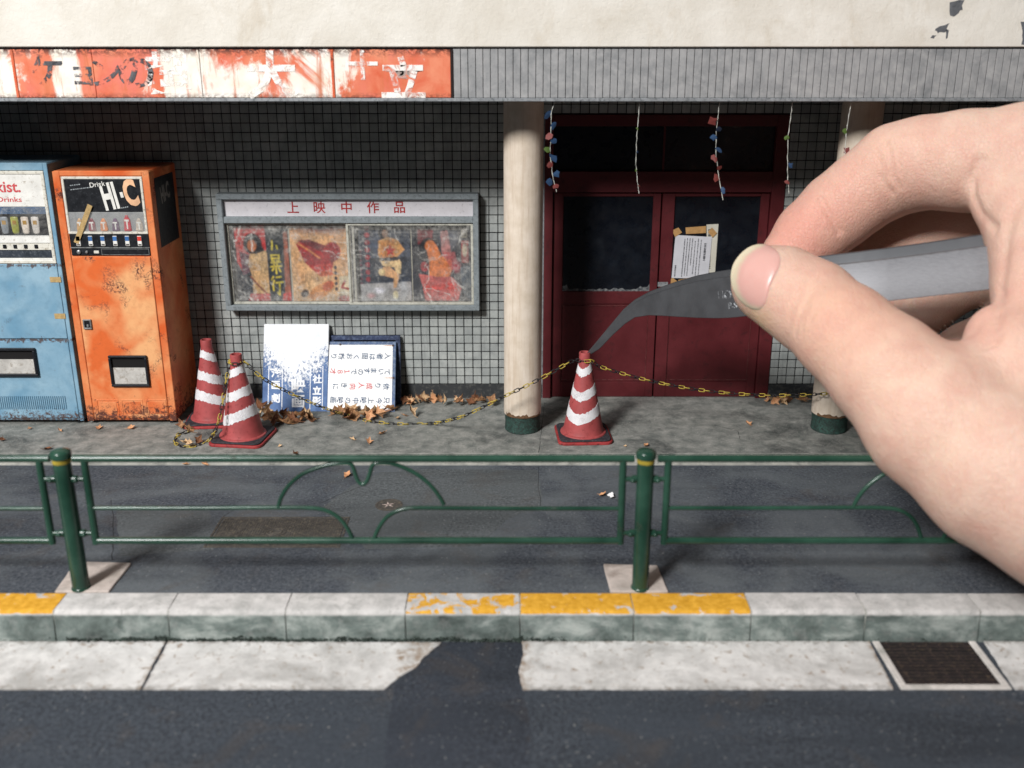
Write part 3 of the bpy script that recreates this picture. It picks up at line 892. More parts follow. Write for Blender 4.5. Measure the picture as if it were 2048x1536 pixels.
# ================================================================== old signboard on the canopy
def sign_mat():
    M = Mat('faded_sign_enamel', rough=0.5)
    x, _, z = M.sep()
    orange = M.ramp(M.noise(0.16, 4, 0.6, 0.4), [(0.3, rgb(216, 96, 62)), (0.7, rgb(232, 142, 108))])
    pink = M.mix(M.ramp(M.noise(0.13, 3, 0.5, off=(5, 1, 1)), [(0.45, 0), (0.65, 0.8)]), orange, rgb(226, 120, 104))
    worn = M.noise(0.075, 8, 0.68, 0.9, stretch=(1, 1, 0.55), off=(2.3, 0, 6.1))
    # how much paint survives along the board, end to end
    tt = M.mth('DIVIDE', M.mth('ADD', x, 135.0), 125.0, True)
    keep_ = M.ramp(tt, [(0.0, 0.62), (0.05, 0.6), (0.085, 0.38), (0.14, 0.36), (0.165, 0.6), (0.19, 0.6), (0.215, 0.30), (0.36, 0.30), (0.385, 0.66), (0.46, 0.64), (0.52, 0.44), (0.62, 0.42), (0.74, 0.5), (0.79, 0.36), (0.86, 0.40), (0.95, 0.22)])
    w_ = M.mth('ADD', worn, M.mth('SUBTRACT', keep_, 0.50))
    f = M.ramp(w_, [(0.42, 0), (0.50, 1)])
    white = M.ramp(M.noise(0.2, 5, 0.6), [(0.3, rgb(236, 224, 204)), (0.7, rgb(250, 246, 240))])
    col = M.mix(f, pink, white)
    # rust runs
    run = M.ramp(M.noise(0.42, 6, 0.7, 0.5, stretch=(1, 1, 0.10), off=(8, 2, 3)), [(0.55, 0), (0.68, 0.85)])
    col = M.mix(run, col, rgb(206, 112, 70))
    edge = M.mth('MAXIMUM', M.mth('DIVIDE', M.mth('SUBTRACT', z, Z_FT - 2.3), 2.0, True), M.mth('DIVIDE', M.mth('SUBTRACT', Z_FB + 2.3, z), 1.8, True))
    r = M.mth('MULTIPLY', edge, M.ramp(M.noise(1.0, 7, 0.75, 0.5, stretch=(0.7, 1, 1)), [(0.42, 0), (0.54, 1)]))
    spot = M.ramp(M.noise(0.23, 7, 0.75, 0.8, stretch=(1, 1, 0.6), off=(3, 3, 9)), [(0.695, 0), (0.74, 0.9)])
    r = M.mth('MAXIMUM', r, spot)
    col = M.mix(r, col, M.ramp(M.noise(2.0, 3), [(0.3, rgb(44, 30, 28)), (0.7, rgb(104, 52, 38))]))
    M.base(col)
    M.bump(M.mth('ADD', M.mth('MULTIPLY', f, -0.5), M.mth('MULTIPLY', M.noise(0.5, 4), 0.7)), 0.1, 0.7)
    return M.m
M_SIGN = sign_mat()
sgy = Y_FAS - 0.25
sx = lambda u: on_y(u, 150, sgy)[0]
sign = thing('signboard', (sx(450), sgy, Z_FB + 0.95), 'flaking orange and white cinema signboard with ghost Japanese letters on the canopy', 'sign')
cuts = [XL, sx(30), sx(188), sx(402), sx(666), sx(902)]
for a, b_ in zip(cuts[:-1], cuts[1:]):
    MB().box(a + 0.07, b_ - 0.07, sgy + RNG.uniform(0, 0.1), Y_FAS + 0.7, Z_FB + 0.95, Z_FT - 0.22).build('panel', M_SIGN, sign, bevel=0.1)
for u in (30, 666):
    MB().box(sx(u) - 0.35, sx(u) + 0.35, sgy - 0.18, sgy + 0.3, Z_FB + 0.95, Z_FT - 0.25).build('seam_strip', rusty('seam_orange', rgb(214, 92, 52), rgb(226, 130, 96), amt=0.6, seed=3), sign, bevel=0.1)
MB().box(sx(902), sx(906), sgy - 0.05, Y_FAS + 0.7, Z_FB + 0.95, Z_FT - 0.22).build('end_cap', simple('end_rust', rgb(40, 30, 30), 0.9), sign)
def worn_letter(name, c, c2, lo, hi, seed):
    M = Mat(name, c, 0.6)
    M.base(M.ramp(M.noise(0.6, 5, 0.7), [(0.35, c), (0.65, c2)]))
    M.alpha(M.ramp(M.noise(0.35, 7, 0.72, 0.9, off=(seed, seed, 1)), [(lo, 0), (hi, 1)]))
    return M.m
LD = worn_letter('letter_dark', rgb(48, 48, 52), rgb(112, 112, 116), 0.47, 0.53, 4)
LW = worn_letter('letter_white', rgb(246, 238, 228), rgb(252, 248, 244), 0.40, 0.54, 8)
def sign_letter(ch, u, v, hpx, mat, fat=0.0, sxx=1.0, rot=0.0):
    p = on_y(u, v, sgy); s_ = hpx * (p[1] * CP + (HCAM - p[2]) * SP) / FPX
    b = MB(); letter_on(b, ch, s_ * 1.12, (p[0], sgy - 0.02, p[2]), EX, EZ, -EY, 0.04, fat * s_, rot, sxx)
    b.build('lettering', mat, sign)
for ch, u, v, h, m, fat in (('ケ', 92, 140, 62, LD, 0.02), ('ョ', 166, 152, 50, LD, 0.02), ('ン', 213, 146, 56, LD, 0.02), ('の', 272, 145, 66, LD, 0.03),
                            ('超', 335, 146, 76, LW, 0.02), ('大', 542, 150, 84, LW, 0.035), ('十', 725, 130, 52, LW, 0.03), ('立', 806, 154, 76, LW, 0.03)):
    sign_letter(ch, u, v, h, m, fat, 1.1)

# ================================================================== vending machines
BLACK = simple('black_plastic', rgb(26, 28, 33), 0.4, var=0.3, freq=0.6, dirt=rgb(70, 74, 80), dirt_amt=0.12, bump=0.02)
STEEL = simple('dull_steel', rgb(158, 160, 160), 0.4, metal=0.5, dirt=rgb(90, 86, 80), dirt_amt=0.35)
CREAMW = simple('yellowed_white', rgb(226, 222, 210), 0.5, var=0.15, dirt=rgb(150, 138, 118), dirt_amt=0.25)
TAPE = simple('masking_tape', rgb(190, 160, 108), 0.75, var=0.25, freq=1.0, dirt=rgb(150, 118, 70), dirt_amt=0.2)
WHITE = simple('white_plastic', rgb(238, 236, 230), 0.45, var=0.12, dirt=rgb(170, 160, 145), dirt_amt=0.15)
def clear_pane(name, tint=(1, 1, 1), haze=0.12, scr=0.25, painted=False):
    M = Mat(name, (1, 1, 1, 1), 0.08, spec=0.5)
    t = M.t
    tr = t.nodes.new('ShaderNodeBsdfTransparent'); tr.inputs[0].default_value = (*tint, 1)
    df = t.nodes.new('ShaderNodeBsdfDiffuse'); df.inputs[0].default_value = rgb(214, 212, 206)
    gl = t.nodes.new('ShaderNodeBsdfGlossy'); gl.inputs['Roughness'].default_value = 0.12
    m1 = t.nodes.new('ShaderNodeMixShader'); m2 = t.nodes.new('ShaderNodeMixShader')
    a = M.ramp(M.noise(0.09, 5, 0.7, 1.2), [(0.42, haze * 0.25), (0.72, haze * 2.2)])
    b = M.ramp(M.noise(0.55, 8, 0.8, 2.2, off=(4, 4, 2)), [(0.60, 0), (0.68, scr)])
    f = M.mth('MAXIMUM', a, b)
    if painted: f = M.mth('MAXIMUM', f, M.attr('print'))
    t.links.new(f, m1.inputs[0]); t.links.new(tr.outputs[0], m1.inputs[1]); t.links.new(df.outputs[0], m1.inputs[2])
    m2.inputs[0].default_value = 0.045
    t.links.new(m1.outputs[0], m2.inputs[1]); t.links.new(gl.outputs[0], m2.inputs[2])
    t.links.new(m2.outputs[0], t.nodes['Material Output'].inputs[0])
    return M.m
PANE = clear_pane('scuffed_acrylic', haze=0.10, scr=0.35)

YM = on_z(260, 848, 0)[1]
def mx(u, v): return xz(u, v, YM)
def pbox(b, u0, v0, u1, v1, ya, yb, Y=None):
    """box on the machine front between two pixel corners; ya, yb relative to the front, negative = proud"""
    Yq = Y or YM
    a, c = on_y(u0, v0, Yq), on_y(u1, v1, Yq)
    b.box(min(a[0], c[0]), max(a[0], c[0]), Yq + ya, Yq + yb, min(a[2], c[2]), max(a[2], c[2])); return b
def ring(b, x0, x1, z0, z1, wd, ya, yb, Y):
    b.box(x0, x1, Y + ya, Y + yb, z0, z0 + wd).box(x0, x1, Y + ya, Y + yb, z1 - wd, z1)
    b.box(x0, x0 + wd, Y + ya, Y + yb, z0 + wd, z1 - wd).box(x1 - wd, x1, Y + ya, Y + yb, z0 + wd, z1 - wd)
    return b

# ---- orange machine: limits from the photo (x read on the front plane)
ox0 = (mx(106, 345)[0] + mx(173, 842)[0]) / 2; ox1 = (mx(297, 345)[0] + mx(354, 842)[0]) / 2
ozt = mx(200, 342)[1]; ozb = 1.0
OW, OH = ox1 - ox0, ozt - ozb
def oz(v): return on_y(230, v, YM)[2]
def oxx(t): return ox0 + OW * t
zf = rgb(206, 84, 30)
ORANGE = rusty('orange_enamel', rgb(218, 98, 46), rgb(234, 150, 98), rust=rgb(66, 36, 30), amt=0.4, low=(0.5, 12), seed=2)
ORANGE2 = rusty('orange_enamel_door', rgb(224, 108, 54), rgb(240, 178, 124), rust=rgb(74, 42, 38), amt=0.4, low=(0.5, 10), seed=6)
om = thing('vending_machine', ((ox0 + ox1) / 2, YM + 10, 0), 'rusty orange vending machine with a black drink display, beside the traffic cones', 'vending machine')
cb = MB()
Yback = Y_WALL - 1.0
cb.box(ox0, ox1, YM + 0.3, Yback, ozb, ozt)
cab = cb.build('cabinet', ORANGE, om, bevel=0.35)
for xx in (ox0 + 2, ox1 - 2):
    for yy in (YM + 2.0, Yback - 2):
        MB().lathe([(0.9, 0), (0.9, 0.5), (0.6, 0.6), (0.6, 1.2)], (xx, yy, 0), 12).build('foot', BLACK, om)
# front surround (top band and side stiles) with the window opening
fr = MB()
zdoor = oz(513); wz0, wz1 = oz(512), oz(352)
fr.box(ox0, oxx(0.075), YM, YM + 0.32, ozb, ozt - 0.1).box(oxx(0.925), ox1, YM, YM + 0.32, ozb, ozt - 0.1)
fr.box(oxx(0.075), oxx(0.925), YM, YM + 0.32, wz1, ozt - 0.1)
fr.build('front_surround', ORANGE, om, bevel=0.15)
door = MB().box(oxx(0.085), oxx(0.915), YM - 0.12, YM + 0.3, ozb + 1.0, zdoor - 0.1).build('door', ORANGE2, om, bevel=0.15)
# display
wx0, wx1 = oxx(0.085), oxx(0.925)
zsel1, zsel0, zcoin0 = oz(468), oz(494), oz(512)
dispf = ring(MB(), wx0, wx1, zsel1, wz1 - 0.15, 0.75, -0.25, 0.3, YM).build('display_frame', CREAMW, om, bevel=0.15)
zmid = oz(424)
sgn = MB().box(wx0 + 0.75, wx1 - 0.75, YM + 0.0, YM + 0.28, zmid, wz1 - 0.9).build('header_panel', BLACK, om)
W_ = wx1 - wx0
b = MB(); letter_on(b, 'HI', 7.5, (wx0 + W_ * 0.57, YM, zmid + 4.5), EX, EZ, -EY, 0.04, 0.30, 0.17, 0.62, 1.35); b.build('lettering', WHITE, sgn)
b = MB(); letter_on(b, '-', 7.5, (wx0 + W_ * 0.725, YM, zmid + 4.9), EX, EZ, -EY, 0.04, 0.30, 0.17, 0.35, 1.2); b.build('lettering', WHITE, sgn)
b = MB(); letter_on(b, 'C', 7.7, (wx0 + W_ * 0.835, YM, zmid + 5.5), EX, EZ, -EY, 0.04, 0.34, 0.2, 0.72, 1.3); b.build('lettering', simple('peach_ink', rgb(240, 190, 150), 0.5), sgn)
b = MB(); letter_on(b, 'Drink', 1.9, (wx0 + W_ * 0.44, YM, zmid + 7.9), EX, EZ, -EY, 0.04, 0.02, 0.12); b.build('lettering', WHITE, sgn)
# two lines of tiny worn print
b = MB()
for r_, (za, xa_, xb_) in enumerate(((8.0, 0.10, 0.22), (6.8, 0.10, 0.36))):
    xx = wx0 + W_ * xa_
    while xx < wx0 + W_ * xb_:
        ww = RNG.uniform(0.2, 0.55)
        zz = zmid + za - 0.9 + (xx - wx0) * 0.12
        b.add([(xx, YM - 0.03, zz), (xx + ww, YM - 0.03, zz + ww * 0.12), (xx + ww, YM - 0.03, zz + 0.35), (xx, YM - 0.03, zz + 0.3)], [(0, 1, 2, 3)])
        xx += ww + RNG.uniform(0.12, 0.3)
xx = wx0 + W_ * 0.70
for k in range(4):
    b.box(xx + k * 0.55, xx + k * 0.55 + 0.36, YM - 0.04, YM - 0.02, zmid + 1.0 + k * 0.1, zmid + 1.35 + k * 0.1)
b.build('small_print', simple('grey_ink', rgb(150, 156, 160), 0.6), sgn)
# product window
MB().box(wx0 + 0.75, wx1 - 0.75, YM + 0.05, YM + 0.28, zsel1 + 0.75, zmid - 0.05).build('product_backing', simple('grey_card', rgb(150, 152, 154), 0.6), om)
cols = [rgb(214, 170, 120), rgb(150, 70, 84), rgb(236, 140, 70), rgb(92, 48, 96), rgb(206, 40, 62), rgb(212, 196, 180)]
hw = zmid - zsel1 - 1.2
for k in range(6):
    xx = wx0 + W_ * (0.16 + 0.148 * k)
    hb = hw * (0.9 if k in (4,) else 0.72)
    can = MB().lathe([(0.05, 0), (1.05, 0.05), (1.15, 0.4), (1.0, hb * 0.5), (0.95, hb * 0.7), (0.45, hb * 0.92), (0.35, hb)], (xx, YM - 0.05, zsel1 + 0.8), 14)
    can.v = [(x_, YM + 0.02 + (y_ - YM) * 0.28, z_) for x_, y_, z_ in can.v]
    cn = can.build('sample_bottle', simple('bottle_%d' % k, cols[k], 0.35, var=0.4, freq=0.9), om, smooth=True)
    b = MB().box(xx - 0.75, xx + 0.55, YM - 0.26, YM - 0.24, zsel1 + 0.8 + hb * 0.62, zsel1 + 0.8 + hb * 0.74)
    b.box(xx - 0.2, xx + 0.2, YM - 0.31, YM - 0.28, zsel1 + 0.8 + hb * 0.15, zsel1 + 0.8 + hb * 0.62)
    b.build('drink_label', WHITE, cn)
MB().box(wx0 + 0.7, wx1 - 0.7, YM - 0.52, YM - 0.46, zsel1 + 0.7, zmid + 0.1).build('window_pane', PANE, om)
# selection strip with buttons
MB().box(wx0 + 0.1, wx1 - 0.05, YM - 0.15, YM + 0.28, zsel0, zsel1 - 0.05).build('selection_strip', BLACK, om, bevel=0.1)
BLUEP = simple('blue_key', rgb(62, 112, 172), 0.5); REDP = simple('red_key', rgb(214, 60, 48), 0.5); YELP = simple('cream_key', rgb(220, 205, 160), 0.5)
for k in range(6):
    xx = wx0 + W_ * (0.115 + 0.154 * k)
    bt = MB().box(xx - 0.62, xx + 0.62, YM - 0.5, YM - 0.14, zsel0 + 0.35, zsel1 - 0.5).build('button', WHITE, om, bevel=0.1)
    MB().box(xx - 0.55, xx + 0.55, YM - 0.56, YM - 0.48, zsel1 - 1.9, zsel1 - 0.62).build('key_cap', [YELP, BLUEP, BLUEP, BLUEP, BLUEP, REDP][k], bt)
    MB().box(xx - 0.45, xx + 0.45, YM - 0.53, YM - 0.48, zsel0 + 0.55, zsel0 + 1.0).build('key_slot', simple('slot_grey', rgb(96, 92, 90), 0.6), bt)
MB().box(wx0 + 0.1, wx1 - 0.05, YM - 0.28, YM + 0.28, zsel0 - 0.28, zsel0 - 0.02).build('strip_rail', STEEL, om)
MB().box(wx0 + 0.1, wx1 - 0.05, YM - 0.1, YM + 0.28, zcoin0 + 0.15, zsel0 - 0.3).build('coin_strip', BLACK, om, bevel=0.08)
zc = (zcoin0 + zsel0) / 2 - 0.1
for xx, r_ in ((wx0 + W_ * 0.10, 0.6), (wx0 + W_ * 0.20, 0.4)):
    kn = MB().lathe([(r_, 0), (r_, 0.35), (r_ * 0.6, 0.5), (0.0, 0.5)], (0, 0, 0), 14)
    kn.v = [(xx + x_, YM - 0.1 - z_, zc + y_) for x_, y_, z_ in kn.v]
    kn.build('coin_knob', STEEL, om, auto=40)
MB().box(wx0 + W_ * 0.29, wx0 + W_ * 0.355, YM - 0.35, YM - 0.1, zc - 0.45, zc + 0.4).build('coin_slot', CREAMW, om, bevel=0.1)
ring(MB(), wx0 + W_ * 0.385, wx1 - 0.35, zcoin0 + 0.35, zsel0 - 0.5, 0.12, -0.2, -0.09, YM).build('plate_edge', STEEL, om)
# lock, delivery port, kick panel
lx, lz = oxx(0.155), oz(648)
lk = ring(MB(), lx - 1.25, lx + 1.25, lz - 1.5, lz + 1.5, 0.45, -0.55, 0, YM - 0.1).build('lock', STEEL, om, bevel=0.1)
MB().box(lx - 0.8, lx + 0.8, YM - 0.22, YM - 0.1, lz - 1.05, lz + 1.05).build('lock_face', BLACK, lk)
MB().box(lx - 0.3, lx + 0.3, YM - 0.45, YM - 0.2, lz - 0.75, lz - 0.05).build('lock_barrel', STEEL, lk, bevel=0.08)
def port(par, x0, x1, z0, z1, wd=0.75):
    p = ring(MB(), x0, x1, z0, z1, wd, -0.95, 0.0, YM - 0.1).build('delivery_port', BLACK, par, bevel=0.18)
    MB().box(x0 + wd, x1 - wd, YM - 0.2, YM - 0.1, z0 + wd, z1 - wd).build('port_recess', DARK, p)
    h = z1 - z0 - 2 * wd
    MB().slab([(x0 + wd + 0.05, YM - 0.32, z0 + wd + 0.05), (x1 - wd - 0.05, YM - 0.32, z0 + wd + 0.05), (x1 - wd - 0.05, YM - 0.26, z0 + wd + h * 0.62), (x0 + wd + 0.05, YM - 0.26, z0 + wd + h * 0.62)], (0, 0.06, 0)).build('port_flap', simple('flap_grey', rgb(196, 192, 186), 0.55, dirt=rgb(150, 140, 128)), p)
    return p
port(om, oxx(0.335), oxx(0.755), oz(772), oz(710))
for a, b_ in ((0.13, 0.375), (0.405, 0.645), (0.675, 0.905)):
    g = ring(MB(), oxx(a), oxx(b_), oz(832), oz(799), 0.35, -0.16, 0.0, YM - 0.1).build('vent_panel', ORANGE2, om, bevel=0.08)
    MB().box(oxx(a) + 0.7, oxx(b_) - 0.7, YM - 0.22, YM - 0.11, oz(832) + 0.7, oz(799) - 0.7).build('vent_field', ORANGE, g, bevel=0.08)
# tape strip and side decal
t0, t1 = on_y(180, 410, YM - 0.56), on_y(152, 486, YM - 0.56)
dv = (t1 - t0) / np.linalg.norm(t1 - t0); sd = np.cross(dv, EY) * 0.72
MB().slab([t0 + sd, t0 - sd, t1 - sd, t1 + sd], (0, 0.05, 0)).build('tape_strip', TAPE, om)
dec = MB().box(ox1 + 0.02, ox1 + 0.06, YM + 3.5, Yback - 3.0, oz(500), oz(360)).build('side_decal', BLACK, om)
b = MB(); letter_on(b, 'HI-C', 5.0, (ox1, (YM + Yback) / 2, oz(395)), EY, EZ, EX, 0.09, 0.2, 0.15, 0.8, 1.3); b.build('lettering', simple('dim_ink', rgb(150, 146, 140), 0.6), dec)

# ---- blue machine
bx1 = (mx(99, 330)[0] + mx(162, 838)[0]) / 2; bx0 = bx1 - OW * 1.12
bzt = mx(60, 326)[1]
def bz(v): return on_y(60, v, YM)[2]
BLUE = rusty('sky_enamel', rgb(112, 154, 180), rgb(150, 182, 200), rust=rgb(70, 52, 46), rough=0.5, amt=-0.3, low=(0.5, 7), streak=((bz(531), 1.6), (bz(680), 1.5)), seed=21)
bm_ = thing('vending_machine', ((bx0 + bx1) / 2, YM + 10, 0), 'pale blue vending machine with white drink display and tape on its edge', 'vending machine')
MB().box(bx0, bx1, YM + 0.3, Yback, 1.0, bzt).build('cabinet', BLUE, bm_, bevel=0.35)
for xx in (bx0 + 2, bx1 - 2):
    for yy in (YM + 2.0, Yback - 2):
        MB().lathe([(0.9, 0), (0.9, 0.5), (0.6, 0.6), (0.6, 1.2)], (xx, yy, 0), 12).build('foot', BLACK, bm_)
bw0, bw1 = bx0 + 2.2, on_y(76, 345, YM)[0] + 1.55
fr = MB()
fr.box(bx0, bw0, YM, YM + 0.32, 1.0, bzt - 0.1).box(bw1, bx1, YM, YM + 0.32, 1.0, bzt - 0.1).box(bw0, bw1, YM, YM + 0.32, bz(341), bzt - 0.1)
fr.build('front_surround', BLUE, bm_, bevel=0.12)
zw1, zw0 = bz(341), bz(527)
MB().box(bw0 + 0.1, bw1 - 0.1, YM - 0.1, YM + 0.3, bz(677), zw0 - 0.15).build('upper_door', BLUE, bm_, bevel=0.12)
MB().box(bw0 + 0.1, bw1 - 0.1, YM - 0.1, YM + 0.3, 2.0, bz(682)).build('lower_door', BLUE, bm_, bevel=0.12)
ring(MB(), bw0, bw1, zw0, zw1 - 0.1, 0.95, -0.3, 0.3, YM).build('display_frame', CREAMW, bm_, bevel=0.15)
i0, i1 = bw0 + 0.95, bw1 - 0.95
hd = MB().box(i0, i1, YM - 0.05, YM + 0.28, bz(413), zw1 - 1.05).build('header_panel', WHITE, bm_)
REDI = worn_letter('red_letter', rgb(200, 66, 72), rgb(214, 96, 98), 0.22, 0.34, 5)
p = on_y(42, 378, YM)
b = MB(); letter_on(b, 'Sunkist.', 4.4, (p[0], YM - 0.06, p[2] + 0.5), EX, EZ, -EY, 0.04, 0.09, 0, 1.0, 1.0, align='RIGHT'); b.build('lettering', REDI, hd)
p = on_y(43, 393, YM)
b = MB(); letter_on(b, 'Drinks', 2.3, (p[0], YM - 0.06, p[2] - 0.9), EX, EZ, -EY, 0.04, 0.03, 0, 1.15, 0.85, align='RIGHT'); b.build('lettering', REDI, hd)
MB().box(i0, i1, YM - 0.02, YM + 0.28, bz(428), bz(414)).build('blue_band', simple('band_blue', rgb(62, 96, 134), 0.5, var=0.4, dirt=rgb(150, 160, 170)), bm_)
MB().box(i0, i1, YM + 0.05, YM + 0.28, bz(470), bz(429)).build('product_backing', BLACK, bm_)
for k in range(5):
    u_ = 74 - 20.5 * k
    q = on_y(u_, 468, YM); hb = bz(433) - q[2]
    can = MB().lathe([(0.6, 0), (1.0, 0.5), (1.15, hb * 0.5), (1.15, hb - 0.4), (0.95, hb - 0.1), (0.0, hb)], (q[0], YM, q[2]), 14)
    can.v = [(x_, YM + 0.02 + (y_ - YM) * 0.3, z_) for x_, y_, z_ in can.v]
    cn = can.build('sample_can', simple('can_%d' % (k % 4), [rgb(222, 216, 208), rgb(226, 214, 200), rgb(168, 170, 80), rgb(150, 156, 162)][k % 4], 0.35, var=0.3, freq=0.8), bm_, smooth=True)
    MB().box(q[0] - 0.55, q[0] + 0.55, YM - 0.34, YM - 0.3, q[2] + hb * 0.55, q[2] + hb * 0.78).build('drink_label', simple('gold_print', rgb(176, 136, 62), 0.5), cn)
MB().box(i0 - 0.05, i1 + 0.05, YM - 0.55, YM - 0.5, bz(471), bz(413)).build('window_pane', PANE, bm_)
MB().box(i0, i1, YM - 0.15, YM + 0.28, bz(486), bz(471)).build('shelf_strip', WHITE, bm_, bevel=0.08)
MB().box(i0, i1, YM - 0.1, YM + 0.28, bz(500), bz(487)).build('selection_strip', CREAMW, bm_, bevel=0.08)
for k in range(5):
    q = on_y(73 - 21 * k, 493, YM)
    MB().box(q[0] - 0.5, q[0] + 0.5, YM - 0.35, YM - 0.1, q[2] - 0.55, q[2] + 0.6).build('button', BLACK, bm_, bevel=0.08)
MB().box(i0, i1, YM - 0.05, YM + 0.28, bz(515), bz(501)).build('coin_strip', simple('slate_strip', rgb(52, 58, 68), 0.5, dirt=rgb(96, 100, 106)), bm_)
MB().box(i0, i1, YM - 0.2, YM + 0.28, bz(522), bz(516)).build('sill_strip', WHITE, bm_, bevel=0.08)
port(bm_, on_y(-60, 720, YM)[0], on_y(75, 720, YM)[0], bz(752), bz(695), 0.85)
b = MB()
x = on_y(2, 800, YM)[0] - 12
while x < on_y(132, 800, YM)[0]:
    b.box(x, x + 0.22, YM - 0.22, YM - 0.08, bz(818), bz(792)); x += 0.62
o = b.build('vent_grille', simple('grille_blue', rgb(74, 112, 136), 0.6), bm_); o['kind'] = 'stuff'
for uu, vv in ((112, 559), (121, 632)):
    q = on_y(uu, vv, YM)
    MB().box(q[0] - 1.7, q[0] + 1.5, YM - 0.2, YM - 0.14, q[2] - 0.8, q[2] + 0.8).build('tape_strip', TAPE, bm_)

# ================================================================== poster case
YP = Y_WALL - 4.6
def pz(v): return on_y(700, v, YP)[2]
def px_(u): return on_y(u, 505, YP)[0]
cx0, cx1, cz0, cz1 = px_(441), px_(958), pz(622), pz(388)
case = thing('poster_case', ((cx0 + cx1) / 2, Y_WALL, cz0), 'grey metal poster showcase with red lettering and sliding glass on the tiled wall', 'display case')
CASE = simple('case_aluminium', rgb(142, 150, 154), 0.55, metal=0.15, var=0.15, freq=0.4, dirt=rgb(108, 114, 116), dirt_amt=0.35, bump=0.03)
ring(MB(), cx0, cx1, cz0, cz1, 1.75, 0, 4.5, YP).build('frame', CASE, case, bevel=0.2)
zb0, zb1 = pz(447), pz(434)
MB().box(cx0 + 1.75, cx1 - 1.75, YP + 0.25, YP + 4.4, zb0, zb1).build('cross_bar', CASE, case, bevel=0.15)
MB().box(cx0 + 1.75, cx1 - 1.75, YP + 4.0, YP + 4.4, cz0 + 1.75, zb0).build('backing', simple('case_backing', rgb(172, 168, 154), 0.8), case)
hd = MB().box(cx0 + 1.75, cx1 - 1.75, YP + 1.6, YP + 2.2, zb1, cz1 - 1.75).build('title_panel', simple('milky_panel', rgb(214, 210, 214), 0.5, var=0.08, dirt=rgb(170, 166, 168), dirt_amt=0.15), case)
zt_ = (zb1 + cz1 - 1.75) / 2
RINK = simple('red_ink', rgb(168, 44, 44), 0.6)
for ch, u in (('上', 586), ('映', 639), ('中', 693), ('作', 746), ('品', 799)):
    b = MB(); letter_on(b, ch, 3.9, (on_y(u, 416, YP + 1.6)[0], YP + 1.58, zt_ + 0.1), EX, EZ, -EY, 0.03, 0.05); b.build('lettering', RINK, hd)
gx0, gx1, gz0, gz1 = cx0 + 1.8, cx1 - 1.8, cz0 + 1.8, zb0 - 0.05
gm = (gx0 + gx1) / 2 + 0.2
PANE2 = clear_pane('milky_scratched_glass', haze=0.05, scr=0.4, painted=True)
SASH = simple('sash_cream', rgb(196, 194, 182), 0.6, dirt=rgb(140, 140, 130), dirt_amt=0.3)
for a, b_, yy in ((gx0, gm + 1.2, 1.75), (gm - 1.2, gx1, 0.9)):
    s_ = ring(MB(), a, b_, gz0, gz1, 0.75, yy, yy + 0.5, YP).build('sliding_sash', SASH, case, bevel=0.08)
    cv = Canvas(150, 92, (0, 0, 0)); cv.back = 0.0; R_ = random.Random(int(yy * 100))
    for q in range(5):                                   # dull rubbed border
        m_ = 0.02 + 0.028 * q
        for side in ([(m_, m_ * 1.5), (1 - m_, m_ * 1.5)], [(m_, m_ * 1.5), (m_, 1 - m_)], [(1 - m_, m_), (1 - m_, 1 - m_)], [(m_, 1 - m_), (1 - m_, 1 - m_)]):
            cv.line(side, 0.02, (1, 1, 1), 0.16 - 0.025 * q)
    for q in range(34):
        sx_ = R_.choice((R_.uniform(0.02, 0.16), R_.uniform(0.84, 0.98), R_.uniform(0.1, 0.9)))
        sy_ = R_.uniform(0.1, 0.95) if not 0.16 < sx_ < 0.84 else R_.choice((R_.uniform(0.04, 0.2), R_.uniform(0.75, 0.96), R_.uniform(0.1, 0.9)))
        a_ = R_.uniform(0, 6.28); pts = [(sx_, sy_)]
        for _ in range(R_.randint(3, 8)):
            a_ += R_.uniform(-0.6, 0.6); pts.append((pts[-1][0] + 0.028 * math.cos(a_), pts[-1][1] + 0.045 * math.sin(a_)))
        cv.line(pts, R_.uniform(0.004, 0.011), (1, 1, 1), R_.uniform(0.06, 0.34))
    for q in range(9):
        cv.ell(R_.choice((R_.uniform(0.02, 0.2), R_.uniform(0.8, 0.98), R_.uniform(0.2, 0.8))), R_.uniform(0.05, 0.95), R_.uniform(0.03, 0.09), R_.uniform(0.03, 0.14), (1, 1, 1), R_.uniform(0, 3), 0.9, R_.uniform(0.1, 0.35))
    cv.speck(0.5, int(yy * 10))
    g_ = cv.sheet('glass_pane', [(a + 0.7, YP + yy + 0.2, gz1 - 0.7), (b_ - 0.7, YP + yy + 0.2, gz1 - 0.7), (b_ - 0.7, YP + yy + 0.2, gz0 + 0.7), (a + 0.7, YP + yy + 0.2, gz0 + 0.7)], (0, -1, 0), PANE2, 0.06)
    g_.parent = s_; g_.location = Vector((np.array(ORG[g_.name]) - np.array(ORG[s_.name])) * U)

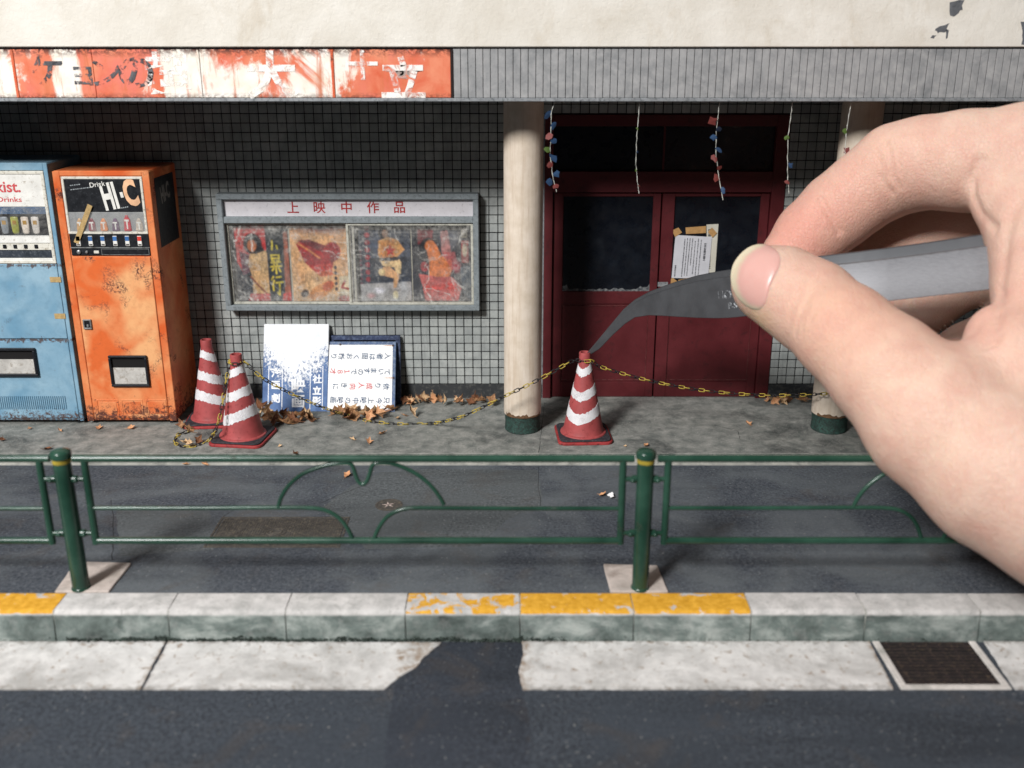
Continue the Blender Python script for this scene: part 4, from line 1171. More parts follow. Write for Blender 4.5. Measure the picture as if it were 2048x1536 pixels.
# ---- four film posters
PW, PH = 100, 128
def poster(corners_u, paint, label):
    u0, u1 = corners_u
    Yq = YP + 3.75
    a, b_ = on_y(u0, 528, Yq)[0], on_y(u1, 528, Yq)[0]
    cv = Canvas(PW, PH, (0.1, 0.1, 0.1)); paint(cv); cv.aged(int(u0)); cv.speck(0.16, int(u0))
    o = cv.sheet('film_poster', [(a, Yq, gz1 - 0.6), (b_, Yq, gz1 - 0.6), (b_, Yq, gz0 + 0.5), (a, Yq, gz0 + 0.5)], (0, -1, 0), PRINT, 0.15)
    tag(o, label, 'poster', 'film posters behind the showcase glass')
SK = rgb(206, 164, 120)
def p1(c):
    c.put(np.ones_like(c.x), rgb(52, 56, 66))
    c.poly([(0.10, 0.05), (0.62, 0.0), (0.62, 0.42), (0.2, 0.62), (0.12, 0.5)], rgb(190, 56, 58))
    c.poly([(0.16, 0.35), (0.34, 0.4), (0.32, 0.62), (0.2, 0.66)], rgb(104, 62, 80))
    c.ell(0.40, 0.26, 0.17, 0.15, rgb(30, 34, 44))
    c.poly([(0.5, 0.2), (0.6, 0.36), (0.56, 0.42), (0.46, 0.36)], rgb(28, 32, 42))
    c.ell(0.385, 0.28, 0.085, 0.085, rgb(190, 124, 88))
    c.poly([(0.34, 0.38), (0.46, 0.38), (0.62, 0.34), (0.66, 0.5), (0.64, 0.72), (0.62, 0.98), (0.34, 0.98), (0.36, 0.7), (0.3, 0.52)], rgb(202, 168, 124))
    c.line([(0.33, 0.68), (0.45, 0.8), (0.62, 0.93)], 0.02, rgb(140, 92, 74))
    c.poly([(0.3, 0.9), (0.66, 0.9), (0.66, 1), (0.25, 1)], rgb(192, 74, 74))
    c.poly([(0.64, 0), (0.93, 0), (0.91, 1), (0.63, 1)], rgb(36, 48, 58))
    c.poly([(0.93, 0.1), (1, 0.1), (1, 0.98), (0.89, 0.98)], rgb(160, 92, 70)); c.poly([(0.86, 0.9), (0.99, 0.88), (0.99, 1), (0.84, 1)], rgb(200, 62, 58))
    Y_ = rgb(206, 188, 70)
    for q in ([(0.73, 0.22), (0.72, 0.33)], [(0.80, 0.28), (0.81, 0.32)], [(0.70, 0.4), (0.83, 0.4)], [(0.70, 0.4), (0.71, 0.48)], [(0.83, 0.4), (0.82, 0.48)], [(0.70, 0.44), (0.82, 0.44)], [(0.69, 0.5), (0.85, 0.49)],
              [(0.74, 0.47), (0.74, 0.54)], [(0.79, 0.47), (0.79, 0.54)], [(0.68, 0.55), (0.86, 0.54)], [(0.77, 0.54), (0.77, 0.64)], [(0.70, 0.6), (0.73, 0.57)], [(0.84, 0.61), (0.81, 0.57)],
              [(0.71, 0.68), (0.68, 0.72)], [(0.72, 0.73), (0.69, 0.8)], [(0.70, 0.77), (0.70, 0.86)], [(0.76, 0.69), (0.84, 0.68)], [(0.75, 0.76), (0.87, 0.75)], [(0.81, 0.76), (0.80, 0.92), (0.77, 0.89)]):
        c.line(q, 0.018, Y_)
def p2(c):
    c.put(np.ones_like(c.x), rgb(216, 168, 122))
    c.put(c.y * 0.6, rgb(222, 190, 150))
    c.ell(0.55, 0.02, 0.7, 0.14, rgb(126, 74, 70), soft=0.6)
    c.ell(0.55, 0.02, 0.14, 0.08, rgb(56, 40, 58), soft=0.6)
    c.poly([(0.10, 0.26), (0.2, 0.2), (0.45, 0.26), (0.75, 0.44), (0.72, 0.56), (0.62, 0.6), (0.42, 0.62), (0.24, 0.5)], rgb(164, 52, 56))
    c.poly([(0.14, 0.22), (0.32, 0.2), (0.62, 0.28), (0.76, 0.44), (0.45, 0.33)], rgb(128, 62, 66))
    c.line([(0.13, 0.25), (0.32, 0.34), (0.5, 0.44)], 0.02, rgb(214, 140, 92))
    c.ell(0.72, 0.36, 0.16, 0.14, rgb(156, 54, 58), 0.5)
    c.poly([(0.3, 0.55), (0.7, 0.5), (0.72, 0.66), (0.5, 0.68)], rgb(196, 84, 76), 0.7)
    for k in range(9): c.line([(0.16 + k * 0.035, 0.64), (0.16 + k * 0.035, 0.74)], 0.007, rgb(170, 130, 96), 0.8)
    c.ell(0.5, 0.86, 0.28, 0.09, rgb(214, 150, 96), -0.5); c.ell(0.2, 0.9, 0.08, 0.05, rgb(62, 42, 40), -0.6)
    c.ell(0.62, 0.8, 0.12, 0.06, rgb(200, 110, 76), -0.6)
    for k in range(5): c.ell(0.765, 0.56 + k * 0.07, 0.03, 0.028, rgb(60, 58, 66))
    c.poly([(0.82, 0.68), (1, 0.66), (1, 1), (0.82, 1)], rgb(226, 210, 180)); c.line([(0.92, 0.74), (0.86, 0.82), (0.98, 0.84)], 0.025, rgb(160, 60, 60))
    c.ell(0.9, 0.97, 0.12, 0.05, rgb(176, 90, 84))
def p3(c):
    c.put(np.ones_like(c.x), rgb(60, 68, 84))
    c.ell(0.6, 0.35, 0.45, 0.3, rgb(120, 130, 148), soft=0.8, a=0.7)
    for k in range(8): c.ell(0.27, 0.05 + k * 0.095, 0.05, 0.036, rgb(160, 52, 66)); c.ell(0.15, 0.35 + k * 0.06, 0.025, 0.02, rgb(130, 58, 76), a=0.7)
    c.poly([(0.02, 0.78), (1, 0.74), (1, 1), (0.02, 1)], rgb(170, 168, 168)); c.poly([(0.3, 0.44), (1, 0.42), (1, 0.72), (0.3, 0.74)], rgb(58, 64, 76))
    c.ell(0.56, 0.12, 0.1, 0.11, rgb(38, 38, 48)); c.ell(0.58, 0.12, 0.055, 0.065, rgb(150, 116, 96))
    c.poly([(0.46, 0.22), (0.62, 0.17), (0.78, 0.2), (0.9, 0.33), (0.78, 0.42), (0.74, 0.48), (0.48, 0.46), (0.45, 0.4)], rgb(214, 166, 112))
    c.poly([(0.50, 0.22), (0.73, 0.20), (0.73, 0.46), (0.49, 0.45)], rgb(206, 146, 92))
    st = [(0.655 + (0.105 if k % 2 == 0 else 0.042) * math.sin(k * math.pi / 5), 0.345 - (0.105 if k % 2 == 0 else 0.042) * 0.8 * math.cos(k * math.pi / 5)) for k in range(10)]
    c.poly(st, rgb(196, 52, 44))
    c.poly([(0.46, 0.44), (0.78, 0.43), (0.84, 0.5), (0.82, 0.64), (0.74, 0.64), (0.72, 0.56), (0.52, 0.54)], rgb(224, 196, 150))
    c.poly([(0.46, 0.44), (0.78, 0.42), (0.8, 0.47), (0.5, 0.48)], rgb(44, 44, 52))
    c.poly([(0.52, 0.56), (0.62, 0.54), (0.80, 0.66), (0.74, 0.82), (0.69, 0.83), (0.70, 0.70), (0.5, 0.66)], rgb(214, 168, 124))
    c.ell(0.5, 0.62, 0.06, 0.05, rgb(226, 200, 150)); c.ell(0.72, 0.92, 0.05, 0.06, rgb(222, 214, 180)); c.ell(0.45, 0.86, 0.12, 0.05, rgb(206, 206, 214), soft=0.6)
    c.ell(0.3, 0.93, 0.1, 0.05, rgb(190, 150, 150), soft=0.7)
def p4(c):
    c.put(np.ones_like(c.x), rgb(54, 56, 66))
    c.poly([(0.1, 0.06), (0.36, 0.06), (0.34, 0.26), (0.1, 0.26)], rgb(138, 54, 62)); c.ell(0.62, 0.2, 0.2, 0.17, rgb(110, 112, 122), soft=0.6)
    c.poly([(0.48, 0.1), (0.6, 0.08), (0.66, 0.4), (0.5, 0.46)], rgb(196, 140, 136), 0.8)
    c.ell(0.24, 0.34, 0.15, 0.18, rgb(34, 36, 46), 0.3); c.ell(0.3, 0.28, 0.09, 0.08, rgb(208, 126, 74), 0.4)
    c.poly([(0.24, 0.3), (0.4, 0.26), (0.5, 0.42), (0.66, 0.46), (0.66, 0.6), (0.6, 0.72), (0.26, 0.72), (0.28, 0.5)], rgb(210, 128, 76))
    c.poly([(0.5, 0.36), (0.72, 0.36), (0.76, 0.56), (0.66, 0.6)], rgb(196, 104, 104), 0.7)
    c.ell(0.2, 0.55, 0.07, 0.07, rgb(168, 54, 62)); c.ell(0.74, 0.55, 0.09, 0.1, rgb(170, 62, 76), soft=0.6)
    c.poly([(0.1, 0.64), (0.4, 0.68), (0.66, 0.68), (0.82, 0.82), (0.76, 1), (0.2, 1), (0.16, 0.8)], rgb(196, 108, 104))
    c.poly([(0.18, 0.8), (0.7, 0.76), (0.7, 0.84), (0.24, 0.86)], rgb(206, 78, 72), 0.8)
    c.poly([(0.82, 0.22), (0.94, 0.22), (0.94, 0.5), (0.82, 0.5)], rgb(170, 70, 66)); c.ell(0.88, 0.34, 0.045, 0.09, rgb(220, 204, 180)); c.poly([(0.82, 0.06), (0.93, 0.06), (0.92, 0.18), (0.82, 0.18)], rgb(150, 146, 130))
    c.line([(0.84, 0.1), (0.9, 0.1), (0.9, 0.15), (0.84, 0.15)], 0.012, rgb(40, 40, 46))
    c.poly([(0.8, 0.56), (1, 0.52), (1, 1), (0.84, 0.9)], rgb(92, 102, 112))
poster((461, 579), p1, 'film poster with a woman in pale dress and yellow brush lettering on black')
poster((583, 697), p2, 'orange film poster with huge red lips above a reclining figure')
poster((704, 822), p3, 'blue film poster with a seated dancer and a red star')
poster((825, 944), p4, 'dark red film poster with a long haired figure in pink cloth')

# ================================================================== leaning boards
def frame_of(bl, br, tl, tr):
    bl, br, tl, tr = map(np.array, (bl, br, tl, tr))
    o = (bl + br + tl + tr) / 4
    ex = (br - bl + tr - tl); W = np.linalg.norm(ex) / 2; ex /= np.linalg.norm(ex)
    ey = (tl - bl + tr - br); H = np.linalg.norm(ey) / 2
    ey -= ex * ey.dot(ex); ey /= np.linalg.norm(ey)
    n = np.cross(ex, ey); n = n / np.linalg.norm(n)
    return o, ex, ey, n, W, H
def obox(b, fr_, x0, x1, y0, y1, n0, n1):
    o, ex, ey, n = fr_[:4]
    vs = [o + ex * x + ey * y + n * z for z in (n0, n1) for x, y in ((x0, y0), (x1, y0), (x1, y1), (x0, y1))]
    return b.add(vs, [(0, 3, 2, 1), (4, 5, 6, 7), (0, 1, 5, 4), (1, 2, 6, 5), (2, 3, 7, 6), (3, 0, 4, 7)])
def board_mat():
    M = Mat('worn_blue_board', rough=0.6)
    x, y, z = M.sep()
    blue = M.ramp(M.noise(0.3, 4), [(0.3, rgb(52, 84, 134)), (0.7, rgb(92, 124, 172))])
    up_ = M.mth('MULTIPLY', M.mth('SUBTRACT', z, 7.2), 0.028)
    ctr = M.mth('MULTIPLY', M.mth('ABSOLUTE', M.mth('SUBTRACT', x, BX)), -0.026)
    f = M.mth('ADD', M.mth('ADD', M.noise(1.5, 8, 0.85, 0.1), up_), ctr)
    grain = M.mth('MULTIPLY', M.mth('SUBTRACT', M.noise(1.6, 5, 0.8, stretch=(1, 1, 0.16)), 0.5), 0.6)
    f = M.ramp(M.mth('ADD', f, grain), [(0.47, 0), (0.53, 1)])
    M.base(M.mix(f, blue, M.ramp(M.noise(0.5, 4), [(0.3, rgb(226, 230, 236)), (0.7, rgb(248, 249, 250))])))
    M.bump(f, 0.05, 0.6)
    return M.m
Yl = Y_WALL - 1.6
bl, br = on_z(524, 822, 0.0), on_z(655, 824, 0.0)
br[1] = bl[1] = (bl[1] + br[1]) / 2
tl, tr = on_y(529, 648, Yl), on_y(657, 648, Yl)
F1 = frame_of(bl, br, tl, tr); BX = F1[0][0]
W, H = F1[4], F1[5]
b1 = thing('sign_board', (F1[0][0], bl[1], 0), 'worn white and blue sign board leaning on the wall, lettering mostly rubbed off', 'board')
obox(MB(), F1, -W / 2, W / 2, -H / 2, H / 2, -1.1, 0).build('panel', board_mat(), b1, bevel=0.12)
BW = worn_letter('board_white', rgb(236, 240, 244), rgb(250, 250, 252), 0.30, 0.38, 12)
BB = worn_letter('board_blue', rgb(70, 100, 150), rgb(110, 136, 178), 0.56, 0.62, 15)
def on_board(fr_, par, ch, fx, fy, size, mat, rot=0.0, fat=0.0, sxx=1.0, syy=1.0):
    o, ex, ey, n, W, H = fr_
    b = MB(); letter_on(b, ch, size, o + ex * (fx * W) + ey * (fy * H), ex, ey, n, 0.05, fat, rot, sxx, syy); b.build('lettering', mat, par)
on_board(F1, b1, '映', 0.05, -0.20, 4.7, BW, 0, 0.13)
on_board(F1, b1, '画', 0.05, -0.385, 4.5, BW, 0, 0.13)
for k, (ch, fy) in enumerate((('洋', -0.06), ('画', -0.2), ('劇', -0.35))):
    on_board(F1, b1, ch, -0.30, fy, 3.0, BW, 0, 0.1, 1.0, 1.0)
for k, (ch, fy) in enumerate((('株', 0.0), ('社', -0.13), ('立', -0.26), ('影', -0.38))):
    on_board(F1, b1, ch, 0.335, fy, 2.9, BW, 0, 0.1)
on_board(F1, b1, 'の', -0.16, 0.36, 3.0, BB); on_board(F1, b1, '成', 0.06, 0.12, 4.5, BB); on_board(F1, b1, '人', 0.06, -0.03, 4.5, BB)
for fx in (-0.41, -0.2, 0.23, 0.42):
    obox(MB(), F1, fx * W - 0.12, fx * W + 0.12, -H * 0.48, H * 0.02, 0.0, 0.05).build('ruled_line', BW, b1)

bl, br = on_z(657, 824, 0.0), on_z(790, 824, 0.0)
br[1] = bl[1] = (bl[1] + br[1]) / 2
tl, tr = on_y(655, 683, Yl - 1.4), on_y(792, 683, Yl - 1.4)
F2 = frame_of(bl, br, tl, tr); W, H = F2[4], F2[5]
b2 = thing('notice_board', (F2[0][0], bl[1], 0), 'blue framed board lying on its side with sideways blue and red handwriting', 'board')
FRB = simple('board_frame_blue', rgb(76, 98, 136), 0.6, var=0.3, dirt=rgb(126, 140, 160), dirt_amt=0.4)
obox(MB(), F2, -W / 2, W / 2, -H / 2, H / 2, -0.6, 0).build('frame', FRB, b2, bevel=0.1)
WB = Mat('board_white_paint', rough=0.5)
WB.base(WB.mix(WB.ramp(WB.noise(0.5, 6, 0.7, 0.5, stretch=(0.25, 1, 1)), [(0.62, 0), (0.74, 0.5)]), rgb(244, 243, 242), rgb(206, 160, 116)))
obox(MB(), F2, -W / 2 + 0.1, W / 2 - 1.0, -H / 2 + 0.5, H / 2 - 1.1, 0, 0.12).build('face', WB.m, b2, bevel=0.05)
o, ex, ey, n = F2[:4]
INK = simple('blue_ink', rgb(56, 84, 116), 0.6, var=0.4); INR = simple('red_brush', rgb(206, 66, 72), 0.6, var=0.3)
rows = (('入者は固くお断り', 0.285, ''), ('ていますので１８才', 0.075, '１８才'), ('依り成人向きに', -0.135, '成人向'), ('只今上映中の映画', -0.335, ''))
for txt, fy, red in rows:
    stp = 0.905 / max(8, len(txt))
    for k, ch in enumerate(txt):
        fx = 0.425 - (k + 0.45) * stp
        if txt.startswith('依'): fx = 0.425 - (k + 0.45) * 0.125
        on_board(F2, b2, ch, fx + RNG.uniform(-0.006, 0.006), fy + RNG.uniform(-0.012, 0.012), 2.15, INR if ch in red else INK, -math.pi / 2 + RNG.uniform(-0.08, 0.08), 0.035)
        # lift above the face
for ch in list(b2.children):
    if ch.name.startswith('lettering'): ch.location = Vector(tuple(n * 0.11 * U))
for fx, fy in ((0.455, 0.44), (-0.33, 0.455), (0.47, -0.02), (0.46, -0.47), (-0.45, -0.47)):
    c = o + ex * fx * W + ey * fy * H + n * 0.05
    b = MB(); b.tube([c, c + n * 0.3], 0.32, 8); b.build('screw', simple('rust_screw', rgb(70, 52, 44), 0.8), b2)
    if fx > 0.44:
        R_ = worn_letter('rust_run', rgb(196, 120, 72), rgb(214, 160, 120), 0.36, 0.55, 3)
        MB().add([c + n * .09 + ey * 0.16, c + n * .09 - ey * 0.2, c + n * .09 - ex * 3.0 - ey * 0.05, c + n * .09 - ex * 3.0 + ey * 0.06], [(0, 1, 2, 3)]).build('rust_streak', R_, b2)
# the dark blue stand frame behind it
tl, tr = on_y(655, 671, Yl), on_y(803, 671, Yl)
bl2, br2 = tl.copy(), tr.copy(); bl2[2] = br2[2] = 0; bl2[1] = br2[1] = Y_WALL - 6.2; bl2[0] = bl[0]; br2[0] = on_y(800, 800, Y_WALL - 5)[0]
F3 = frame_of(bl2, br2, tl, tr); W3, H3 = F3[4], F3[5]
b3 = thing('stand_frame', (F3[0][0], bl2[1], 0), 'empty dark blue wooden frame propped behind the handwritten board', 'frame')
DKB = simple('dark_blue_wood', rgb(46, 58, 88), 0.65, var=0.3, dirt=rgb(90, 104, 134), dirt_amt=0.35)
for a in ((-W3 / 2, W3 / 2, H3 / 2 - 1.5, H3 / 2), (-W3 / 2, W3 / 2, -H3 / 2, -H3 / 2 + 1.5)):
    obox(MB(), F3, *a, -0.9, 0).build('rail', DKB, b3, bevel=0.1)
for a in ((-W3 / 2, -W3 / 2 + 1.5), (W3 / 2 - 1.5, W3 / 2)):
    obox(MB(), F3, *a, -H3 / 2 + 1.5, H3 / 2 - 1.5, -0.95, 0.05).build('stile', DKB, b3, bevel=0.1)
obox(MB(), F3, -W3 / 2 + 1.5, W3 / 2 - 1.5, -H3 / 2 + 1.5, H3 / 2 - 1.5, -0.85, -0.6).build('backing', DARK, b3)

# ================================================================== notices on the door
YN = YD + 0.36
def quad_sheet(name, pxs, mat, y, par, thick=0.06, bend=0.0):
    P = [on_y(u, v, y) for u, v in pxs]
    return MB().slab(P, (0, thick, 0)).build(name, mat, par)
PAPER = simple('notice_paper', rgb(206, 206, 212), 0.8, var=0.08, freq=0.3, bump=0.05, bfreq=0.5)
PAPER2 = simple('old_paper', rgb(208, 204, 190), 0.8, var=0.1)
KRAFT = simple('kraft_tape', rgb(184, 142, 90), 0.7, var=0.2, freq=0.8)
INKB = simple('black_ink', rgb(40, 42, 50), 0.7, var=0.1)
def notice(pxs, mat, y, label, cols, seed):
    base = on_y((pxs[2][0] + pxs[3][0]) / 2, (pxs[2][1] + pxs[3][1]) / 2, y)
    t = thing('notice', base, label, 'notice')
    quad_sheet('sheet', pxs, mat, y, t)
    tl, tr, br, bl = [np.array(q, float) for q in pxs]
    R_ = random.Random(seed)
    b = MB()
    for fx, f0, f1, wd in cols:
        f = f0
        while f < f1:
            ln = R_.uniform(0.010, 0.026)
            for side in (0,):
                q = []
                for dx, df in ((-wd, 0), (wd, 0), (wd, ln), (-wd, ln)):
                    x_, y_ = fx + dx, min(f + df, f1)
                    p = (tl * (1 - x_) + tr * x_) * (1 - y_) + (bl * (1 - x_) + br * x_) * y_
                    q.append(on_y(p[0], p[1], y - 0.03))
                b.add(q, [(0, 1, 2, 3)])
            f += ln + R_.uniform(0.004, 0.016)
    b.build('printed_lines', INKB, t)
    return t
notice([(1413, 449), (1437, 448), (1430, 546), (1415, 545)], PAPER2, YN, 'narrow old paper strip stuck behind the taped notice on the door glass', [(0.25, 0.1, 0.92, 0.12)], 3)
nt = notice([(1351, 470), (1424, 474), (1416, 557), (1343, 556)], PAPER, YN - 0.2, 'white typed notice fixed with brown tape to the red door glass',
            [(0.84, 0.16, 0.58, 0.03), (0.72, 0.08, 0.92, 0.012), (0.64, 0.06, 0.95, 0.012), (0.56, 0.12, 0.9, 0.012), (0.48, 0.06, 0.7, 0.012), (0.41, 0.06, 0.95, 0.012), (0.34, 0.06, 0.95, 0.012), (0.27, 0.08, 0.97, 0.014), (0.08, 0.7, 0.97, 0.02)], 5)
for q in ([(1371, 455), (1412, 452), (1412, 466), (1372, 468)], [(1344, 461), (1357, 455), (1364, 465), (1350, 474)], [(1416, 464), (1424, 455), (1434, 466), (1425, 475)],
          [(1356, 560), (1405, 551), (1410, 557), (1360, 574)], [(1337, 563), (1345, 555), (1355, 563), (1346, 573)]):
    quad_sheet('tape_piece', q, KRAFT, YN - 0.32, nt)

# ================================================================== garlands on the canopy trim
GC = {'r': simple('petal_red', rgb(112, 50, 46), 0.6), 'b': simple('petal_blue', rgb(42, 70, 104), 0.6), 'g': simple('petal_green', rgb(78, 100, 44), 0.6)}
STR = simple('string', rgb(196, 196, 188), 0.8)
YGa = Y_FAS + 1.8
gar = ((1110, 204, [(1103, 222), (1102, 270), (1100, 310), (1106, 355), (1113, 384)], 'bbrbgbrbbr', 'tinsel string with blue, red and green petals beside the fully visible cream column'),
       (1279, 204, [(1277, 235), (1273, 285), (1272, 330), (1275, 365), (1278, 387)], 'gbgr', 'thin nearly bare tinsel string over the left door leaf'),
       (1439, 204, [(1436, 230), (1432, 270), (1432, 310), (1438, 355), (1446, 400)], 'rbbbrrrb', 'tinsel string of red and blue petals over the notice on the door'),
       (1585, 204, [(1582, 230), (1576, 275), (1575, 330), (1576, 360), (1578, 387)], 'gbr', 'short tinsel string with one green petal in front of the tiles'),
       (1702, 204, [(1699, 225), (1693, 262), (1690, 300), (1691, 318), (1688, 335)], 'gr', 'tinsel string hanging in front of the column, half hidden by the fingers'))
for u, v, pts, seq, lab in gar:
    P = [on_y(u, v, YGa)] + [on_y(a, b_, YGa - 0.2 + RNG.uniform(-0.3, 0.3)) for a, b_ in pts]
    Q = []
    for i in range(len(P) - 1):
        for t_ in np.linspace(0, 1, 8)[:-1]:
            Q.append(P[i] + (P[i + 1] - P[i]) * t_ + np.array([RNG.uniform(-.07, .07), RNG.uniform(-.07, .07), 0]))
    Q.append(P[-1])
    t = thing('garland', P[0], lab, 'garland', 'garlands hung from the canopy trim')
    MB().tube(Q, [0.09 + 0.04 * math.sin(k * 1.7) for k in range(len(Q))], 5).build('string', STR, t)
    n = len(seq)
    for k, c in enumerate(seq):
        f = 0.22 + 0.76 * (k + 0.4) / n if n > 3 else 0.4 + 0.22 * k
        q = Q[int(f * (len(Q) - 1))]
        r = RNG.uniform(0.9, 1.4) if n > 4 else RNG.uniform(0.7, 1.0)
        if n == 4: r *= 0.55
        sgn_ = 1 if k % 2 else -1
        cx = q + np.array([sgn_ * r * RNG.uniform(0.3, 0.9), -0.15, 0])
        e1 = np.array([1, RNG.uniform(-.6, .6), RNG.uniform(-.3, .3)]); e2 = np.array([RNG.uniform(-.3, .3), RNG.uniform(-.6, .6), 1])
        ring_ = [cx + (e1 * math.cos(a) + e2 * math.sin(a)) * r * RNG.uniform(0.45, 1.15) for a in np.linspace(0, 2 * math.pi, 8, endpoint=False)]
        cc = cx + np.array([0, -0.08 * r, 0])
        b = MB().add([cc] + ring_, [(0, i + 1, (i + 1) % 8 + 1) for i in range(8)])
        b.build('petal', GC[c], t)
# ================================================================== traffic cones
CONE = simple('faded_red_rubber', rgb(168, 76, 76), 0.6, var=0.22, freq=0.25, dirt=rgb(128, 52, 50), dirt_amt=0.2, bump=0.05, bfreq=1.4)
CONEB = simple('cone_base_red', rgb(166, 58, 58), 0.6, var=0.25, dirt=rgb(90, 40, 40), dirt_amt=0.3)
PLATE = simple('black_rubber', rgb(46, 46, 52), 0.75, var=0.3, freq=0.5, dirt=rgb(84, 80, 80), dirt_amt=0.3)
def band_mat():
    M = Mat('cracked_white_tape', rough=0.6)
    cr = M.ramp(M.noise(1.3, 8, 0.8, 1.6, stretch=(1, 1, 0.6)), [(0.44, 0), (0.475, 1), (0.525, 1), (0.56, 0)])
    col = M.mix(M.mth('MULTIPLY', cr, M.ramp(M.noise(0.3, 3), [(0.4, 0.1), (0.7, 0.6)])), rgb(232, 230, 232), rgb(150, 140, 142))
    M.base(col); M.bump(M.noise(1.6, 6, 0.8, 1.0), 0.1, 0.8)
    return M.m
BAND = band_mat()
RT, RB, CH = 1.62, 5.75, 24.6       # top and foot radius, height of the body
ZB0 = 1.55
def cone_r(z): return RT + (RB - RT) * (1 - (z - ZB0) / (CH - ZB0 - 2.6)) if z < CH - 2.6 else RT
def make_cone(pos, rot, label, vdir):
    t = thing('traffic_cone', (0, 0, 0), label, 'traffic cone', 'traffic cones')
    def rr(n_=7, s=7.6, c=2.0):
        pts = []
        for qx, qy in ((1, 1), (-1, 1), (-1, -1), (1, -1)):
            a0 = math.atan2(qy, qx) - math.pi / 4
            for k in range(n_):
                a = a0 + (math.pi / 2) * k / (n_ - 1)
                pts.append((qx * (s - c) + c * math.cos(a), qy * (s - c) + c * math.sin(a)))
        return pts
    MB().slab([(x, y, 0) for x, y in rr()], (0, 0, 0.8)).build('base_rim', CONEB, t, bevel=0.15)
    MB().slab([(x, y, 0.8) for x, y in rr(7, 7.1, 1.8)], (0, 0, 0.5)).build('base_plate', PLATE, t, bevel=0.15)
    prof = [(RB + 0.75, 1.2), (RB + 0.6, 1.55), (RB + 0.1, 1.75), (RB - 0.05, 2.1)]
    prof += [(cone_r(z), z) for z in np.linspace(2.6, CH - 2.6, 14)]
    prof += [(RT - 0.02, CH - 2.4), (RT, CH - 0.3), (RT - 0.1, CH), (RT - 0.45, CH), (RT - 0.5, CH - 0.4), (RT - 0.35, CH - 6)]
    MB().lathe(prof, (0, 0, 0), 44).build('body', CONE, t, auto=35)
    R_ = random.Random(int(abs(pos[0]) * 7))
    for zc, hh, amp in ((19.9, 1.15, 1.5), (13.6, 1.35, 2.0), (7.6, 1.5, 2.5)):
        b = MB(); n = 72; lo, hi = [], []
        for k in range(n):
            a = 2 * math.pi * k / n
            dd = abs((a - vdir + math.pi) % (2 * math.pi) - math.pi)
            zz = zc + amp * (min(dd, math.pi / 1.9) / (math.pi / 2) - 0.5)
            for L, s_ in ((lo, -1), (hi, 1)):
                z = zz + s_ * hh * (0.9 if s_ > 0 else 1.0) + R_.gauss(0, 0.13)
                r = cone_r(z) + 0.07
                L.append((r * math.cos(a), r * math.sin(a), z))
        b.add(lo + hi, [(k, (k + 1) % n, n + (k + 1) % n, n + k) for k in range(n)])
        inn = [(x * 0.985, y * 0.985, z) for x, y, z in lo + hi]
        b.add(lo + inn[:n], [(k, n + k, n + (k + 1) % n, (k + 1) % n) for k in range(n)])
        b.add(hi + inn[n:], [(k, (k + 1) % n, n + (k + 1) % n, n + k) for k in range(n)])
        b.build('reflective_band', BAND, t, smooth=True)
    t.location = Vector((pos[0], pos[1], 0)) * U
    t.rotation_euler = (0, 0, rot)
    t.scale = (CS, CS, CS)
    return t
CS = 1.06
CA, CB, CC = on_z(428, 840), on_z(487, 876), on_z(1166, 871)
make_cone(CA, 0.1, 'faded traffic cone standing against the orange vending machine, behind the other', math.radians(-15))
make_cone(CB, -0.12, 'faded traffic cone with chain looped round its neck, before the worn board', math.radians(-140))
make_cone(CC, 0.05, 'faded traffic cone gripped at the top by the tweezers, before the red door', math.radians(-115))

# ================================================================== plastic chains
YEL = simple('chain_yellow', rgb(190, 166, 72), 0.55, var=0.3, freq=1.5, dirt=rgb(140, 116, 60), dirt_amt=0.15)
BLK = simple('chain_black', rgb(34, 32, 34), 0.5)
LP = 1.5
lk = MB()
P = []
for k in range(16):
    a = 2 * math.pi * k / 16
    P.append((0.40 * math.cos(a) + (0.52 if math.cos(a) > 0 else -0.52), 0.44 * math.sin(a), 0))
lk.tube(P, 0.135, 6, closed=True)
LM = {}
for nm, m in (('y', YEL), ('k', BLK)):
    me = lk.mesh('link', smooth=True); me.materials.append(m); LM[nm] = me
def spline(pts, step):
    P = [np.array(p, float) for p in pts]
    P = [2 * P[0] - P[1]] + P + [2 * P[-1] - P[-2]]
    out = []
    for i in range(1, len(P) - 2):
        for t in np.linspace(0, 1, 40, endpoint=False):
            a, b_, c, d = P[i - 1], P[i], P[i + 1], P[i + 2]
            out.append(0.5 * (2 * b_ + (c - a) * t + (2 * a - 5 * b_ + 4 * c - d) * t * t + (3 * b_ - a - 3 * c + d) * t ** 3))
    out.append(P[-2]); out = np.array(out)
    s = np.concatenate([[0], np.cumsum(np.linalg.norm(np.diff(out, axis=0), axis=1))])
    q = np.arange(0, s[-1], step)
    return np.stack([np.interp(q, s, out[:, k]) for k in range(3)], 1)
def chain(pts, label, phase=0):
    Q = spline(pts, LP)
    t = thing('chain', Q[len(Q) // 2], label, 'chain', 'yellow and black plastic chains')
    org = np.array(ORG[t.name])
    for i in range(len(Q)):
        d = Q[min(i + 1, len(Q) - 1)] - Q[max(i - 1, 0)]
        d = Vector(tuple(d)).normalized()
        side = d.cross(Vector((0, 0, 1)))
        if side.length < 1e-3: side = Vector((0, 1, 0))
        side.normalize(); upv = side.cross(d)
        tw = (0.6 if i % 2 else 0.6 + math.pi / 2) + RNG.uniform(-0.3, 0.3)
        e2 = side * math.cos(tw) + upv * math.sin(tw)
        e3 = d.cross(e2)
        m = Matrix((d, e2, e3)).transposed().to_4x4()
        m.translation = Vector(tuple((Q[i] - org) * U))
        o = bpy.data.objects.new('link', LM['y' if (i + phase) % 4 < 2 else 'k']); COL.objects.link(o)
        o.parent = t; o.matrix_local = m
    return t
nz = (CH - 2.2) * CS
